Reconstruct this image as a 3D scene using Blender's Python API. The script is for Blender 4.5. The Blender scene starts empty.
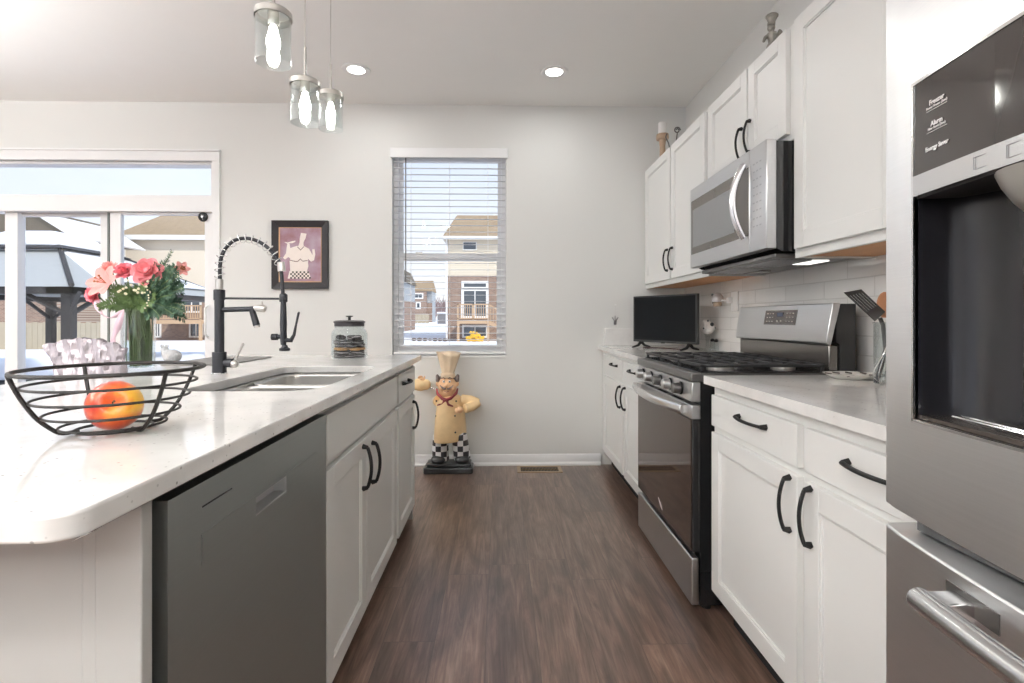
import bpy, bmesh, math, random
from mathutils import Vector, Matrix, Euler, noise
random.seed(7)
PI = math.pi
sc = bpy.context.scene
COL = sc.collection

# ------------------------------------------------------------------ camera
FPX, HOR, VPX = 515.0, 318.8, 500.3
CAM_H = 1.12
cd = bpy.data.cameras.new('camera')
cam = bpy.data.objects.new('camera', cd)
COL.objects.link(cam)
cam.location = (0, 0, CAM_H)
cam.rotation_euler = (PI/2, 0, -math.atan((512-VPX)/FPX))
cd.sensor_width = 36
cd.lens = FPX*36/1024
cd.shift_y = -(341.5-HOR)/1024
cd.clip_start = 0.02
cd.clip_end = 400
sc.camera = cam

# ------------------------------------------------------------------ world, sun, exposure
w = bpy.data.worlds.new('sky'); sc.world = w; w.use_nodes = True
nt = w.node_tree; nt.nodes.clear()
tc = nt.nodes.new('ShaderNodeTexCoord')
sx = nt.nodes.new('ShaderNodeSeparateXYZ'); nt.links.new(tc.outputs['Generated'], sx.inputs[0])
rp = nt.nodes.new('ShaderNodeValToRGB'); nt.links.new(sx.outputs['Z'], rp.inputs[0])
rp.color_ramp.elements[0].position = 0.0; rp.color_ramp.elements[0].color = (.94, .95, .97, 1)
rp.color_ramp.elements[1].position = 0.6; rp.color_ramp.elements[1].color = (.46, .62, .96, 1)
e = rp.color_ramp.elements.new(.26); e.color = (.70, .79, .96, 1)
nz = nt.nodes.new('ShaderNodeTexNoise'); nz.inputs['Scale'].default_value = 2.2; nz.inputs['Detail'].default_value = 5
mp = nt.nodes.new('ShaderNodeMapping'); mp.inputs['Scale'].default_value = (1, 1, 4)
nt.links.new(tc.outputs['Generated'], mp.inputs[0]); nt.links.new(mp.outputs[0], nz.inputs[0])
r2 = nt.nodes.new('ShaderNodeValToRGB'); nt.links.new(nz.outputs[0], r2.inputs[0])
r2.color_ramp.elements[0].position = .45; r2.color_ramp.elements[1].position = .75
mx = nt.nodes.new('ShaderNodeMix'); mx.data_type = 'RGBA'
ml = nt.nodes.new('ShaderNodeMath'); ml.operation = 'MULTIPLY'; ml.inputs[1].default_value = .55
nt.links.new(r2.outputs[0], ml.inputs[0]); nt.links.new(ml.outputs[0], mx.inputs[0])
nt.links.new(rp.outputs[0], mx.inputs[6]); mx.inputs[7].default_value = (.93, .94, .96, 1)
bg = nt.nodes.new('ShaderNodeBackground'); bg.inputs[1].default_value = .93
nt.links.new(mx.outputs[2], bg.inputs[0])
wo = nt.nodes.new('ShaderNodeOutputWorld'); nt.links.new(bg.outputs[0], wo.inputs[0])

sl = bpy.data.lights.new('sun', 'SUN'); sl.energy = 2.6; sl.angle = math.radians(3); sl.color = (1, .965, .91)
so = bpy.data.objects.new('sun', sl); COL.objects.link(so)
so.rotation_euler = Vector((-.55, .62, -.85)).to_track_quat('-Z', 'Y').to_euler()
so.location = (0, 0, 12)

sc.view_settings.view_transform = 'Standard'
sc.view_settings.look = 'None'
sc.view_settings.exposure = 0.42
sc.view_settings.gamma = 1.0
sc.view_settings.use_curve_mapping = False
sc.cycles.max_bounces = 10
sc.cycles.diffuse_bounces = 6
sc.cycles.glossy_bounces = 5
sc.cycles.transparent_max_bounces = 24
sc.cycles.caustics_reflective = False
sc.cycles.caustics_refractive = False
sc.cycles.sample_clamp_indirect = 6

# room dimensions
YB, XR, XL, YR, HC = 3.945, 1.43, -6.6, -4.6, 2.755

def portal(x, y, z, sx_, sz_, rot):
    l = bpy.data.lights.new('window_portal', 'AREA'); l.shape = 'RECTANGLE'; l.size = sx_; l.size_y = sz_
    l.cycles.is_portal = True
    o = bpy.data.objects.new('window_portal', l); COL.objects.link(o); o.location = (x, y, z); o.rotation_euler = rot
# daylight openings: patio door and window in the back wall, large windows in the rear wall
portal(-2.97, YB+.14, 1.2, 1.56, 2.2, (PI/2, 0, PI))
portal(-.39, YB+.14, 1.6, .86, 1.56, (PI/2, 0, PI))
portal(-5.0, YR-.05, 1.35, 2.2, 2.2, (PI/2, 0, 0))
portal(-1.6, YR-.05, 1.35, 2.6, 2.2, (PI/2, 0, 0))
portal(XL-.05, -1.6, 1.35, 3.2, 2.2, (PI/2, 0, -PI/2))

LAMP_W = 16.0
def lamp_light(x, y, z, watts, parent):
    l = bpy.data.lights.new('lamp_light', 'AREA'); l.shape = 'DISK'; l.size = .15; l.energy = watts; l.color = (1, .995, .985)
    o = bpy.data.objects.new('lamp_light', l); COL.objects.link(o); o.location = (0, 0, z); o.parent = parent

# ------------------------------------------------------------------ materials
def S(c):
    return tuple(((v/255+.055)/1.055)**2.4 if v/255 > .04045 else v/255/12.92 for v in c)+(1,)

def mat(name, col, rough=.5, metal=0, coat=0, emit=None, es=0, spec=.5, noise_amt=0, noise_scale=8, bump=0, bump_scale=40, stretch=(1, 1, 1), coat_rough=.03, sheen=0):
    m = bpy.data.materials.new(name); m.use_nodes = True
    n = m.node_tree; b = n.nodes['Principled BSDF']
    c = col if len(col) == 4 else tuple(col)+(1,)
    b.inputs['Base Color'].default_value = c
    b.inputs['Roughness'].default_value = rough
    b.inputs['Metallic'].default_value = metal
    b.inputs['Specular IOR Level'].default_value = spec
    b.inputs['Coat Weight'].default_value = coat
    b.inputs['Coat Roughness'].default_value = coat_rough
    if sheen: b.inputs['Sheen Weight'].default_value = sheen
    if emit: b.inputs['Emission Color'].default_value = tuple(emit)+(1,); b.inputs['Emission Strength'].default_value = es
    if noise_amt or bump:
        t = n.nodes.new('ShaderNodeTexCoord'); p = n.nodes.new('ShaderNodeMapping'); p.inputs['Scale'].default_value = stretch
        n.links.new(t.outputs['Object'], p.inputs[0])
        if noise_amt:
            z = n.nodes.new('ShaderNodeTexNoise'); z.inputs['Scale'].default_value = noise_scale; z.inputs['Detail'].default_value = 4
            n.links.new(p.outputs[0], z.inputs[0])
            q = n.nodes.new('ShaderNodeMix'); q.data_type = 'RGBA'
            q.inputs[6].default_value = tuple(v*(1-noise_amt) for v in c[:3])+(1,)
            q.inputs[7].default_value = tuple(min(1, v*(1+noise_amt)) for v in c[:3])+(1,)
            n.links.new(z.outputs[0], q.inputs[0]); n.links.new(q.outputs[2], b.inputs['Base Color'])
        if bump:
            z = n.nodes.new('ShaderNodeTexNoise'); z.inputs['Scale'].default_value = bump_scale; z.inputs['Detail'].default_value = 3
            n.links.new(p.outputs[0], z.inputs[0])
            u = n.nodes.new('ShaderNodeBump'); u.inputs['Strength'].default_value = bump; u.inputs['Distance'].default_value = .01
            n.links.new(z.outputs[0], u.inputs['Height']); n.links.new(u.outputs[0], b.inputs['Normal'])
    return m

def glass(name, tint=(1, 1, 1), refl=.9, rough=.0, ior=1.45, body=0):
    m = bpy.data.materials.new(name); m.use_nodes = True
    n = m.node_tree; n.nodes.clear()
    t = n.nodes.new('ShaderNodeBsdfTransparent'); t.inputs[0].default_value = tuple(tint)+(1,)
    g = n.nodes.new('ShaderNodeBsdfGlossy'); g.inputs[0].default_value = (refl, refl, refl, 1); g.inputs[1].default_value = rough
    lw = n.nodes.new('ShaderNodeLayerWeight'); pw = n.nodes.new('ShaderNodeMath'); pw.operation = 'POWER'; pw.inputs[1].default_value = 4
    n.links.new(lw.outputs['Facing'], pw.inputs[0])
    f = n.nodes.new('ShaderNodeMath'); f.operation = 'MULTIPLY_ADD'; f.inputs[1].default_value = .75; f.inputs[2].default_value = ((ior-1)/(ior+1))**2
    n.links.new(pw.outputs[0], f.inputs[0])
    x = n.nodes.new('ShaderNodeMixShader'); o = n.nodes.new('ShaderNodeOutputMaterial')
    n.links.new(f.outputs[0], x.inputs[0]); n.links.new(t.outputs[0], x.inputs[1]); n.links.new(g.outputs[0], x.inputs[2])
    n.links.new(x.outputs[0], o.inputs[0])
    return m

def tile_mat(name, c1, c2, mortar, w_, h_, ms, u, v, rough, offs=(0, 0), bump=.3, wav=0, metal=0, off=.5):
    """brick pattern over object axes u, v"""
    m = bpy.data.materials.new(name); m.use_nodes = True
    n = m.node_tree; b = n.nodes['Principled BSDF']; b.inputs['Roughness'].default_value = rough
    t = n.nodes.new('ShaderNodeTexCoord'); s = n.nodes.new('ShaderNodeSeparateXYZ'); k = n.nodes.new('ShaderNodeCombineXYZ')
    n.links.new(t.outputs['Object'], s.inputs[0])
    n.links.new(s.outputs[u], k.inputs[0]); n.links.new(s.outputs[v], k.inputs[1])
    p = n.nodes.new('ShaderNodeMapping'); p.inputs['Location'].default_value = (offs[0], offs[1], 0); n.links.new(k.outputs[0], p.inputs[0])
    r = n.nodes.new('ShaderNodeTexBrick'); r.offset = off; r.inputs['Scale'].default_value = 1
    r.inputs['Color1'].default_value = c1; r.inputs['Color2'].default_value = c2; r.inputs['Mortar'].default_value = mortar
    r.inputs['Brick Width'].default_value = w_; r.inputs['Row Height'].default_value = h_; r.inputs['Mortar Size'].default_value = ms
    r.inputs['Mortar Smooth'].default_value = .3; r.inputs['Bias'].default_value = 0
    n.links.new(p.outputs[0], r.inputs[0]); n.links.new(r.outputs['Color'], b.inputs['Base Color'])
    u1 = n.nodes.new('ShaderNodeBump'); u1.invert = True; u1.inputs['Strength'].default_value = bump; u1.inputs['Distance'].default_value = .004
    n.links.new(r.outputs['Fac'], u1.inputs['Height'])
    if wav:
        z = n.nodes.new('ShaderNodeTexNoise'); z.inputs['Scale'].default_value = 14; n.links.new(p.outputs[0], z.inputs[0])
        u2 = n.nodes.new('ShaderNodeBump'); u2.inputs['Strength'].default_value = wav; u2.inputs['Distance'].default_value = .01
        n.links.new(z.outputs[0], u2.inputs['Height']); n.links.new(u2.outputs[0], u1.inputs['Normal'])
    n.links.new(u1.outputs[0], b.inputs['Normal'])
    return m

def steel(name, col, rough, aniso, seam=0):
    """brushed metal: highlights stretch across the horizontal brush lines"""
    m = mat(name, col, rough, 1)
    n = m.node_tree; b = n.nodes['Principled BSDF']
    b.inputs['Anisotropic'].default_value = aniso
    g = n.nodes.new('ShaderNodeTangent'); g.direction_type = 'RADIAL'; g.axis = 'Z'; n.links.new(g.outputs[0], b.inputs['Tangent'])
    t = n.nodes.new('ShaderNodeTexCoord'); p = n.nodes.new('ShaderNodeMapping'); p.inputs['Scale'].default_value = (2, 2, 500)
    z = n.nodes.new('ShaderNodeTexNoise'); z.inputs['Scale'].default_value = 1; z.inputs['Detail'].default_value = 1
    n.links.new(t.outputs['Object'], p.inputs[0]); n.links.new(p.outputs[0], z.inputs[0])
    q = n.nodes.new('ShaderNodeMix'); q.data_type = 'RGBA'; q.inputs[6].default_value = tuple(v*.96 for v in col)+(1,); q.inputs[7].default_value = tuple(min(1, v*1.03) for v in col)+(1,)
    n.links.new(z.outputs[0], q.inputs[0]); n.links.new(q.outputs[2], b.inputs['Base Color'])
    return m

def floor_mat():
    m = bpy.data.materials.new('plank_floor'); m.use_nodes = True
    n = m.node_tree; b = n.nodes['Principled BSDF']; L = n.links.new
    def mth(op, a, b_=None, c=None):
        q = n.nodes.new('ShaderNodeMath'); q.operation = op
        for i, v in enumerate((a, b_, c)):
            if v is None: continue
            if isinstance(v, (int, float)): q.inputs[i].default_value = v
            else: L(v, q.inputs[i])
        return q.outputs[0]
    t = n.nodes.new('ShaderNodeTexCoord'); s = n.nodes.new('ShaderNodeSeparateXYZ'); L(t.outputs['Object'], s.inputs[0])
    pw, pl = .178, 1.22
    xr = mth('DIVIDE', mth('ADD', s.outputs['X'], .05), pw); row = mth('FLOOR', xr)
    wn = n.nodes.new('ShaderNodeTexWhiteNoise'); wn.noise_dimensions = '1D'; L(row, wn.inputs['W'])
    yr = mth('ADD', mth('DIVIDE', s.outputs['Y'], pl), mth('MULTIPLY', wn.outputs['Value'], 7.0)); col = mth('FLOOR', yr)
    idv = n.nodes.new('ShaderNodeCombineXYZ'); L(row, idv.inputs[0]); L(col, idv.inputs[1])
    wi = n.nodes.new('ShaderNodeTexWhiteNoise'); wi.noise_dimensions = '2D'; L(idv.outputs[0], wi.inputs['Vector'])
    fx = mth('FRACT', xr); fy = mth('FRACT', yr)
    ex = mth('MULTIPLY', mth('MINIMUM', fx, mth('SUBTRACT', 1, fx)), pw); ey = mth('MULTIPLY', mth('MINIMUM', fy, mth('SUBTRACT', 1, fy)), pl)
    gap = mth('LESS_THAN', mth('MINIMUM', ex, ey), .0009)
    ofs = n.nodes.new('ShaderNodeVectorMath'); ofs.operation = 'MULTIPLY_ADD'
    L(wi.outputs['Color'], ofs.inputs[0]); ofs.inputs[1].default_value = (7.3, 13.1, 5.7); L(t.outputs['Object'], ofs.inputs[2])
    def nz_(sc_, det, dist=0, rough=.5):
        p = n.nodes.new('ShaderNodeMapping'); p.inputs['Scale'].default_value = sc_; L(ofs.outputs[0], p.inputs[0])
        z = n.nodes.new('ShaderNodeTexNoise'); z.inputs['Scale'].default_value = 1; z.inputs['Detail'].default_value = det; z.inputs['Distortion'].default_value = dist; z.inputs['Roughness'].default_value = rough
        L(p.outputs[0], z.inputs[0]); return z
    g1 = nz_((24, 2.0, 1), 8, 1.6, .65); g2 = nz_((170, 6, 1), 4, .2); g3 = nz_((6, 1.6, 1), 4, 1.6)
    r1 = n.nodes.new('ShaderNodeValToRGB'); L(g1.outputs[0], r1.inputs[0]); ee = r1.color_ramp.elements
    ee[0].position = .30; ee[0].color = S((86, 66, 56)); ee[1].position = .74; ee[1].color = S((156, 133, 119)); x = ee.new(.5); x.color = S((122, 99, 87))
    def mul(a, b_, f):
        q = n.nodes.new('ShaderNodeMix'); q.data_type = 'RGBA'; q.blend_type = 'MULTIPLY'; q.inputs[0].default_value = f; L(a, q.inputs[6]); L(b_, q.inputs[7]); return q.outputs[2]
    def ramp(src, p0, c0, p1, c1):
        q = n.nodes.new('ShaderNodeValToRGB'); L(src, q.inputs[0]); q.color_ramp.elements[0].position = p0; q.color_ramp.elements[0].color = c0; q.color_ramp.elements[1].position = p1; q.color_ramp.elements[1].color = c1; return q.outputs[0]
    c = mul(r1.outputs[0], ramp(g3.outputs[0], .32, (.48, .47, .47, 1), .62, (1.06, 1.04, 1.02, 1)), .9)
    c = mul(c, ramp(g2.outputs[0], .36, (.62, .60, .58, 1), .56, (1.03, 1.02, 1.01, 1)), .55)
    c = mul(c, ramp(wi.outputs['Value'], .0, (.80, .80, .82, 1), 1, (1.08, 1.06, 1.03, 1)), 1)
    q = n.nodes.new('ShaderNodeMix'); q.data_type = 'RGBA'; L(gap, q.inputs[0]); L(c, q.inputs[6]); q.inputs[7].default_value = (.05, .037, .03, 1); L(q.outputs[2], b.inputs['Base Color'])
    r = n.nodes.new('ShaderNodeMapRange'); r.inputs[3].default_value = .42; r.inputs[4].default_value = .24; L(g2.outputs[0], r.inputs[0]); L(r.outputs[0], b.inputs['Roughness'])
    b.inputs['Coat Weight'].default_value = .55; b.inputs['Coat Roughness'].default_value = .30
    u = n.nodes.new('ShaderNodeBump'); u.inputs['Strength'].default_value = .3; u.inputs['Distance'].default_value = .002
    L(g2.outputs[0], u.inputs['Height']); L(u.outputs[0], b.inputs['Normal'])
    return m

def quartz_mat():
    m = bpy.data.materials.new('white_quartz'); m.use_nodes = True
    n = m.node_tree; b = n.nodes['Principled BSDF']; L = n.links.new
    t = n.nodes.new('ShaderNodeTexCoord')
    z = n.nodes.new('ShaderNodeTexNoise'); z.inputs['Scale'].default_value = 9; z.inputs['Detail'].default_value = 6; L(t.outputs['Object'], z.inputs[0])
    r = n.nodes.new('ShaderNodeValToRGB'); L(z.outputs[0], r.inputs[0])
    r.color_ramp.elements[0].position = .3; r.color_ramp.elements[0].color = (.70, .69, .67, 1)
    r.color_ramp.elements[1].position = .6; r.color_ramp.elements[1].color = (.80, .79, .77, 1)
    v = n.nodes.new('ShaderNodeTexVoronoi'); v.inputs['Scale'].default_value = 85; L(t.outputs['Object'], v.inputs[0])
    c = n.nodes.new('ShaderNodeValToRGB'); L(v.outputs['Distance'], c.inputs[0])
    c.color_ramp.elements[0].position = .13; c.color_ramp.elements[0].color = (1, 1, 1, 1); c.color_ramp.elements[1].position = .22; c.color_ramp.elements[1].color = (0, 0, 0, 1)
    s = n.nodes.new('ShaderNodeSeparateColor'); L(v.outputs['Color'], s.inputs[0])
    g = n.nodes.new('ShaderNodeMath'); g.operation = 'GREATER_THAN'; g.inputs[1].default_value = .62; L(s.outputs[0], g.inputs[0])
    k = n.nodes.new('ShaderNodeMath'); k.operation = 'MULTIPLY'; L(c.outputs[0], k.inputs[0]); L(g.outputs[0], k.inputs[1])
    k2 = n.nodes.new('ShaderNodeMath'); k2.operation = 'MULTIPLY'; L(k.outputs[0], k2.inputs[0]); L(s.outputs[1], k2.inputs[1])
    x = n.nodes.new('ShaderNodeMix'); x.data_type = 'RGBA'; L(k2.outputs[0], x.inputs[0]); L(r.outputs[0], x.inputs[6]); x.inputs[7].default_value = (.26, .25, .23, 1)
    L(x.outputs[2], b.inputs['Base Color'])
    b.inputs['Roughness'].default_value = .09; b.inputs['Specular IOR Level'].default_value = .62
    return m

M = dict(
    wall=mat('wall_paint', (.735, .737, .715), .85, spec=.2, noise_amt=.01, noise_scale=3, bump=.03, bump_scale=220),
    ceil=mat('ceiling_paint', (.88, .88, .865), .9, spec=.1, noise_amt=.01, bump=.03, bump_scale=200),
    trim=mat('trim_white', (.84, .84, .84), .45, noise_amt=.01),
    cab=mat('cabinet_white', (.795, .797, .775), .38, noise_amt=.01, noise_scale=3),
    islandcab_shaded=mat('island_white_shaded', (.73, .73, .705), .4, noise_amt=.01, noise_scale=3),  # cabinet white made darker, the island's aisle-side shade put into the colour
    panel=mat('panel_greige_shaded', (.41, .408, .392), .6, noise_amt=.01),  # greige darkened to carry the shade on the island's near end
    birch=mat('birch_ply', S((205, 150, 100)), .5, noise_amt=.15, noise_scale=3, stretch=(6, 1, 6)),
    quartz=quartz_mat(), floor=floor_mat(),
    black=mat('black_metal', (.010, .010, .010), .5, 0, noise_amt=.05, spec=.35),
    blackgloss=mat('black_enamel', (.012, .012, .013), .12, coat=.5, noise_amt=.02),
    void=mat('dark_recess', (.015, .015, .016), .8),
    tilew=tile_mat('subway_tile', (.80, .785, .76, 1), (.765, .75, .725, 1), (.66, .64, .61, 1), .305, .0765, .0022, 'Y', 'Z', .07, offs=(.06, .018), bump=.6, wav=.10),
    steel=steel('brushed_steel', (.60, .60, .605), .30, .6),
    steelh=steel('brushed_steel_horizontal', (.62, .62, .62), .32, .6),
    fridge=steel('fridge_steel', (.84, .845, .85), .38, .8),
    dwsteel=steel('dark_dishwasher_steel', (.37, .395, .385), .42, .5),
    sinksteel=steel('sink_steel', (.62, .61, .59), .30, 0),
    chrome=mat('chrome', (.8, .8, .8), .12, 1),
    nickel=mat('brushed_nickel', (.62, .60, .57), .3, 1, noise_amt=.05),
    greysteel=mat('grey_range_trim', (.17, .165, .16), .35, .8, noise_amt=.05),
    iron=mat('cast_iron', (.03, .03, .032), .5, .2, bump=.2, bump_scale=120),
    ovenglass=mat('oven_glass', (.035, .022, .017), .04, spec=.5),
    mwglass=mat('microwave_glass', (.33, .335, .35), .16, .75, noise_amt=.03),
    mwmask=mat('microwave_mask', (.16, .145, .13), .2, .5, noise_amt=.03),
    blackglass=mat('black_glass', (.035, .030, .028), .07, coat=.4, noise_amt=.03),
    white=mat('white_plastic', (.82, .82, .81), .4),
    glassw=glass('window_glass', (.985, .99, .99), .45),
    glassc=glass('clear_glass', (.95, .96, .96), 1.0, .02, 1.5),
    glasst=glass('thick_glass', (.90, .92, .92), 1.0, .04, 1.6),
    snow=mat('snow', (.86, .87, .90), .8, noise_amt=.03, noise_scale=.6, bump=.3, bump_scale=1.2),
)
M['ovenglass'].node_tree.nodes['Principled BSDF'].inputs['Base Color'].default_value = (.04, .026, .02, 1)
M['ovenglass'].node_tree.nodes['Principled BSDF'].inputs['Specular Tint'].default_value = (1, .80, .68, 1)

# ------------------------------------------------------------------ object helpers
ORG = {}
def props(o, label=None, cat=None, group=None, kind=None):
    if label: o['label'] = label
    if cat: o['category'] = cat
    if group: o['group'] = group
    if kind: o['kind'] = kind
    return o

def thing(name, label, cat, loc, group=None):
    o = bpy.data.objects.new(name, None); COL.objects.link(o); o.location = loc; o.empty_display_size = .1
    ORG[o.name] = Vector(loc); return props(o, label, cat, group)

def struct(name, mb, m, parent=None, bev=0, label=None):
    o = mb.out(name, m, parent, bev=bev, loc=(0, 0, 0))
    if not parent: o['kind'] = 'structure'
    if label: o['label'] = label
    return o

class MB:
    def __init__(s): s.bm = bmesh.new()
    def box(s, x0, x1, y0, y1, z0, z1):
        v = [s.bm.verts.new(p) for p in ((x0, y0, z0), (x1, y0, z0), (x1, y1, z0), (x0, y1, z0), (x0, y0, z1), (x1, y0, z1), (x1, y1, z1), (x0, y1, z1))]
        for f in ((0, 3, 2, 1), (4, 5, 6, 7), (0, 1, 5, 4), (1, 2, 6, 5), (2, 3, 7, 6), (3, 0, 4, 7)): s.bm.faces.new([v[i] for i in f])
        return s
    def prism(s, poly, ax, a, b):
        """poly in the two axes other than ax (cyclic order xyz), extruded a..b"""
        def P(p, t):
            return {'x': (t, p[0], p[1]), 'y': (p[0], t, p[1]), 'z': (p[0], p[1], t)}[ax]
        A = [s.bm.verts.new(P(p, a)) for p in poly]; B = [s.bm.verts.new(P(p, b)) for p in poly]
        n = len(poly)
        s.bm.faces.new(A[::-1]); s.bm.faces.new(B)
        for i in range(n): s.bm.faces.new((A[i], A[(i+1) % n], B[(i+1) % n], B[i]))
        return s
    def ring(s, c, u, v, ru, rv, n):
        return [s.bm.verts.new(c+u*(math.cos(2*PI*i/n)*ru)+v*(math.sin(2*PI*i/n)*rv)) for i in range(n)]
    def bridge(s, a, b):
        n = len(a)
        for i in range(n): s.bm.faces.new((a[i], a[(i+1) % n], b[(i+1) % n], b[i]))
    def tube(s, pts, r, n=10, closed=False, cap=True, rv=None):
        pts = [Vector(p) for p in pts]; N = len(pts)
        rs = r if isinstance(r, (list, tuple)) else [r]*N
        rvs = rv if isinstance(rv, (list, tuple)) else ([rv]*N if rv else rs)
        rings = []; u = None
        for i, p in enumerate(pts):
            if closed: d = pts[(i+1) % N]-pts[i-1]
            else: d = pts[min(i+1, N-1)]-pts[max(i-1, 0)]
            d.normalize()
            if u is None:
                u = d.orthogonal().normalized() if abs(d.z) > .9 else d.cross(Vector((0, 0, 1))).normalized()
            else:
                u = (u-d*u.dot(d)).normalized()
            v = d.cross(u)
            rings.append(s.ring(p, u, v, rs[i], rvs[i], n))
        for i in range(N-1): s.bridge(rings[i], rings[i+1])
        if closed: s.bridge(rings[-1], rings[0])
        elif cap:
            s.bm.faces.new(rings[0][::-1]); s.bm.faces.new(rings[-1])
        return s
    def cyl(s, p, q, r, r2=None, n=24):
        return s.tube([p, q], [r, r if r2 is None else r2], n)
    def lathe(s, prof, c, n=32, ax='z', cap=True):
        c = Vector(c); u, v, d = {'z': ((1, 0, 0), (0, 1, 0), (0, 0, 1)), 'x': ((0, 1, 0), (0, 0, 1), (1, 0, 0)), 'y': ((0, 0, 1), (1, 0, 0), (0, 1, 0))}[ax]
        u, v, d = Vector(u), Vector(v), Vector(d); rings = []
        for r, h in prof: rings.append(s.ring(c+d*h, u, v, max(r, 1e-4), max(r, 1e-4), n))
        for i in range(len(rings)-1): s.bridge(rings[i], rings[i+1])
        if cap:
            s.bm.faces.new(rings[0][::-1]); s.bm.faces.new(rings[-1])
        return s
    def ball(s, c, r, n=16, rot=None):
        r = (r, r, r) if not isinstance(r, (tuple, list)) else r
        mt = Matrix.Translation(c) @ (rot.to_matrix().to_4x4() if rot else Matrix.Identity(4)) @ Matrix.Diagonal((r[0], r[1], r[2], 1))
        bmesh.ops.create_uvsphere(s.bm, u_segments=n, v_segments=max(6, n*2//3), radius=1, matrix=mt); return s
    def out(s, name, m, parent=None, bev=0, loc=None, ang=38, seg=2, sub=0, label=None, weld=False, remesh=0, kind=None, smooth=True):
        bm = s.bm
        if weld: bmesh.ops.remove_doubles(bm, verts=bm.verts, dist=1e-5)
        bmesh.ops.recalc_face_normals(bm, faces=bm.faces)
        if parent is not None: o0 = ORG[parent.name]
        elif loc is not None: o0 = Vector(loc)
        else:
            xs = [v.co.x for v in bm.verts]; ys = [v.co.y for v in bm.verts]; zs = [v.co.z for v in bm.verts]
            o0 = Vector(((min(xs)+max(xs))/2, (min(ys)+max(ys))/2, min(zs)))
        bmesh.ops.translate(bm, verts=bm.verts, vec=-o0)
        me = bpy.data.meshes.new(name); bm.to_mesh(me); bm.free()
        if smooth:
            me.shade_smooth(); me.set_sharp_from_angle(angle=math.radians(ang))
        me.materials.append(m)
        o = bpy.data.objects.new(name, me); COL.objects.link(o)
        if parent is not None: o.parent = parent
        else: o.location = o0
        ORG[o.name] = o0
        if remesh:
            d = o.modifiers.new('remesh', 'REMESH'); d.mode = 'VOXEL'; d.voxel_size = remesh; d.use_smooth_shade = True
            d = o.modifiers.new('smooth', 'SMOOTH'); d.factor = .6; d.iterations = 4
        if bev:
            d = o.modifiers.new('bevel', 'BEVEL'); d.width = bev; d.segments = seg; d.limit_method = 'ANGLE'; d.angle_limit = math.radians(40)
        if sub:
            d = o.modifiers.new('subdiv', 'SUBSURF'); d.levels = sub; d.render_levels = sub
        if label: o['label'] = label
        if kind: o['kind'] = kind
        return o

def text(name, body, size, pos, xd, up, m, parent, ext=.0006, align='CENTER', xs=1, fat=0):
    c = bpy.data.curves.new('t', 'FONT'); c.body = body; c.size = size; c.extrude = ext; c.align_x = align; c.align_y = 'CENTER'; c.resolution_u = 2; c.offset = fat
    o = bpy.data.objects.new('t', c); COL.objects.link(o)
    bpy.context.view_layer.update()
    me = bpy.data.meshes.new_from_object(o.evaluated_get(bpy.context.evaluated_depsgraph_get()))
    bpy.data.objects.remove(o); bpy.data.curves.remove(c)
    xd = Vector(xd).normalized(); up = Vector(up).normalized(); nn = xd.cross(up)
    R = Matrix((xd, up, nn)).transposed().to_4x4()
    me.transform(Matrix.Translation(Vector(pos)-ORG[parent.name]) @ R @ Matrix.Diagonal((xs, 1, 1, 1)))
    me.materials.clear(); me.materials.append(m)
    q = bpy.data.objects.new(name, me); COL.objects.link(q); q.parent = parent; ORG[q.name] = ORG[parent.name]
    return q

TH = math.atan((512-VPX)/FPX)
def KP(px, py, y):
    """the point of the plane Y = y that lies on the camera ray of a photo pixel; used for measuring"""
    a = (px-512)/FPX; v = (math.sin(TH)+a*math.cos(TH), math.cos(TH)-a*math.sin(TH), -(py-HOR)/FPX); t = y/v[1]
    return Vector((v[0]*t, y, CAM_H+v[2]*t))

def frame(s, x0, x1, y0, y1, z0, z1, wl, wb=None, wt=None):
    wb = wl if wb is None else wb; wt = wl if wt is None else wt
    s.box(x0, x0+wl, y0, y1, z0, z1); s.box(x1-wl, x1, y0, y1, z0, z1); s.box(x0+wl, x1-wl, y0, y1, z0, z0+wb); s.box(x0+wl, x1-wl, y0, y1, z1-wt, z1)

def arc(c, r, a0, a1, n, plane='xz'):
    o = []
    for i in range(n+1):
        a = a0+(a1-a0)*i/n; x, y = math.cos(a)*r, math.sin(a)*r
        o.append((c[0]+x, c[1], c[2]+y) if plane == 'xz' else (c[0]+x, c[1]+y, c[2]))
    return o

def rrect(x0, x1, y0, y1, r, n=6):
    """rounded rectangle outline; r = radius or four radii (x0y0, x1y0, x1y1, x0y1)"""
    R = r if isinstance(r, (tuple, list)) else (r,)*4; p = []
    for (cx, cy, a, q) in ((x0, y0, PI, R[0]), (x1, y0, 1.5*PI, R[1]), (x1, y1, 0, R[2]), (x0, y1, .5*PI, R[3])):
        sx_ = 1 if cx == x0 else -1; sy_ = 1 if cy == y0 else -1
        if q <= 0: p.append((cx, cy)); continue
        for i in range(n+1):
            t = a+PI/2*i/n; p.append((cx+sx_*q+math.cos(t)*q, cy+sy_*q+math.sin(t)*q))
    return p

def plate_with_hole(s, outer, inner, z0, z1):
    """outer / inner outlines with the same number of points, joined ring to ring"""
    assert len(outer) == len(inner)
    bm = s.bm; n = len(outer)
    ot, it, ob, ib = ([bm.verts.new((p[0], p[1], z)) for p in P_] for P_, z in ((outer, z1), (inner, z1), (outer, z0), (inner, z0)))
    for a, b in ((ot, it), (ob, ib), (ot, ob), (it, ib)):
        for i in range(n): bm.faces.new((a[i], a[(i+1) % n], b[(i+1) % n], b[i]))

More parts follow.
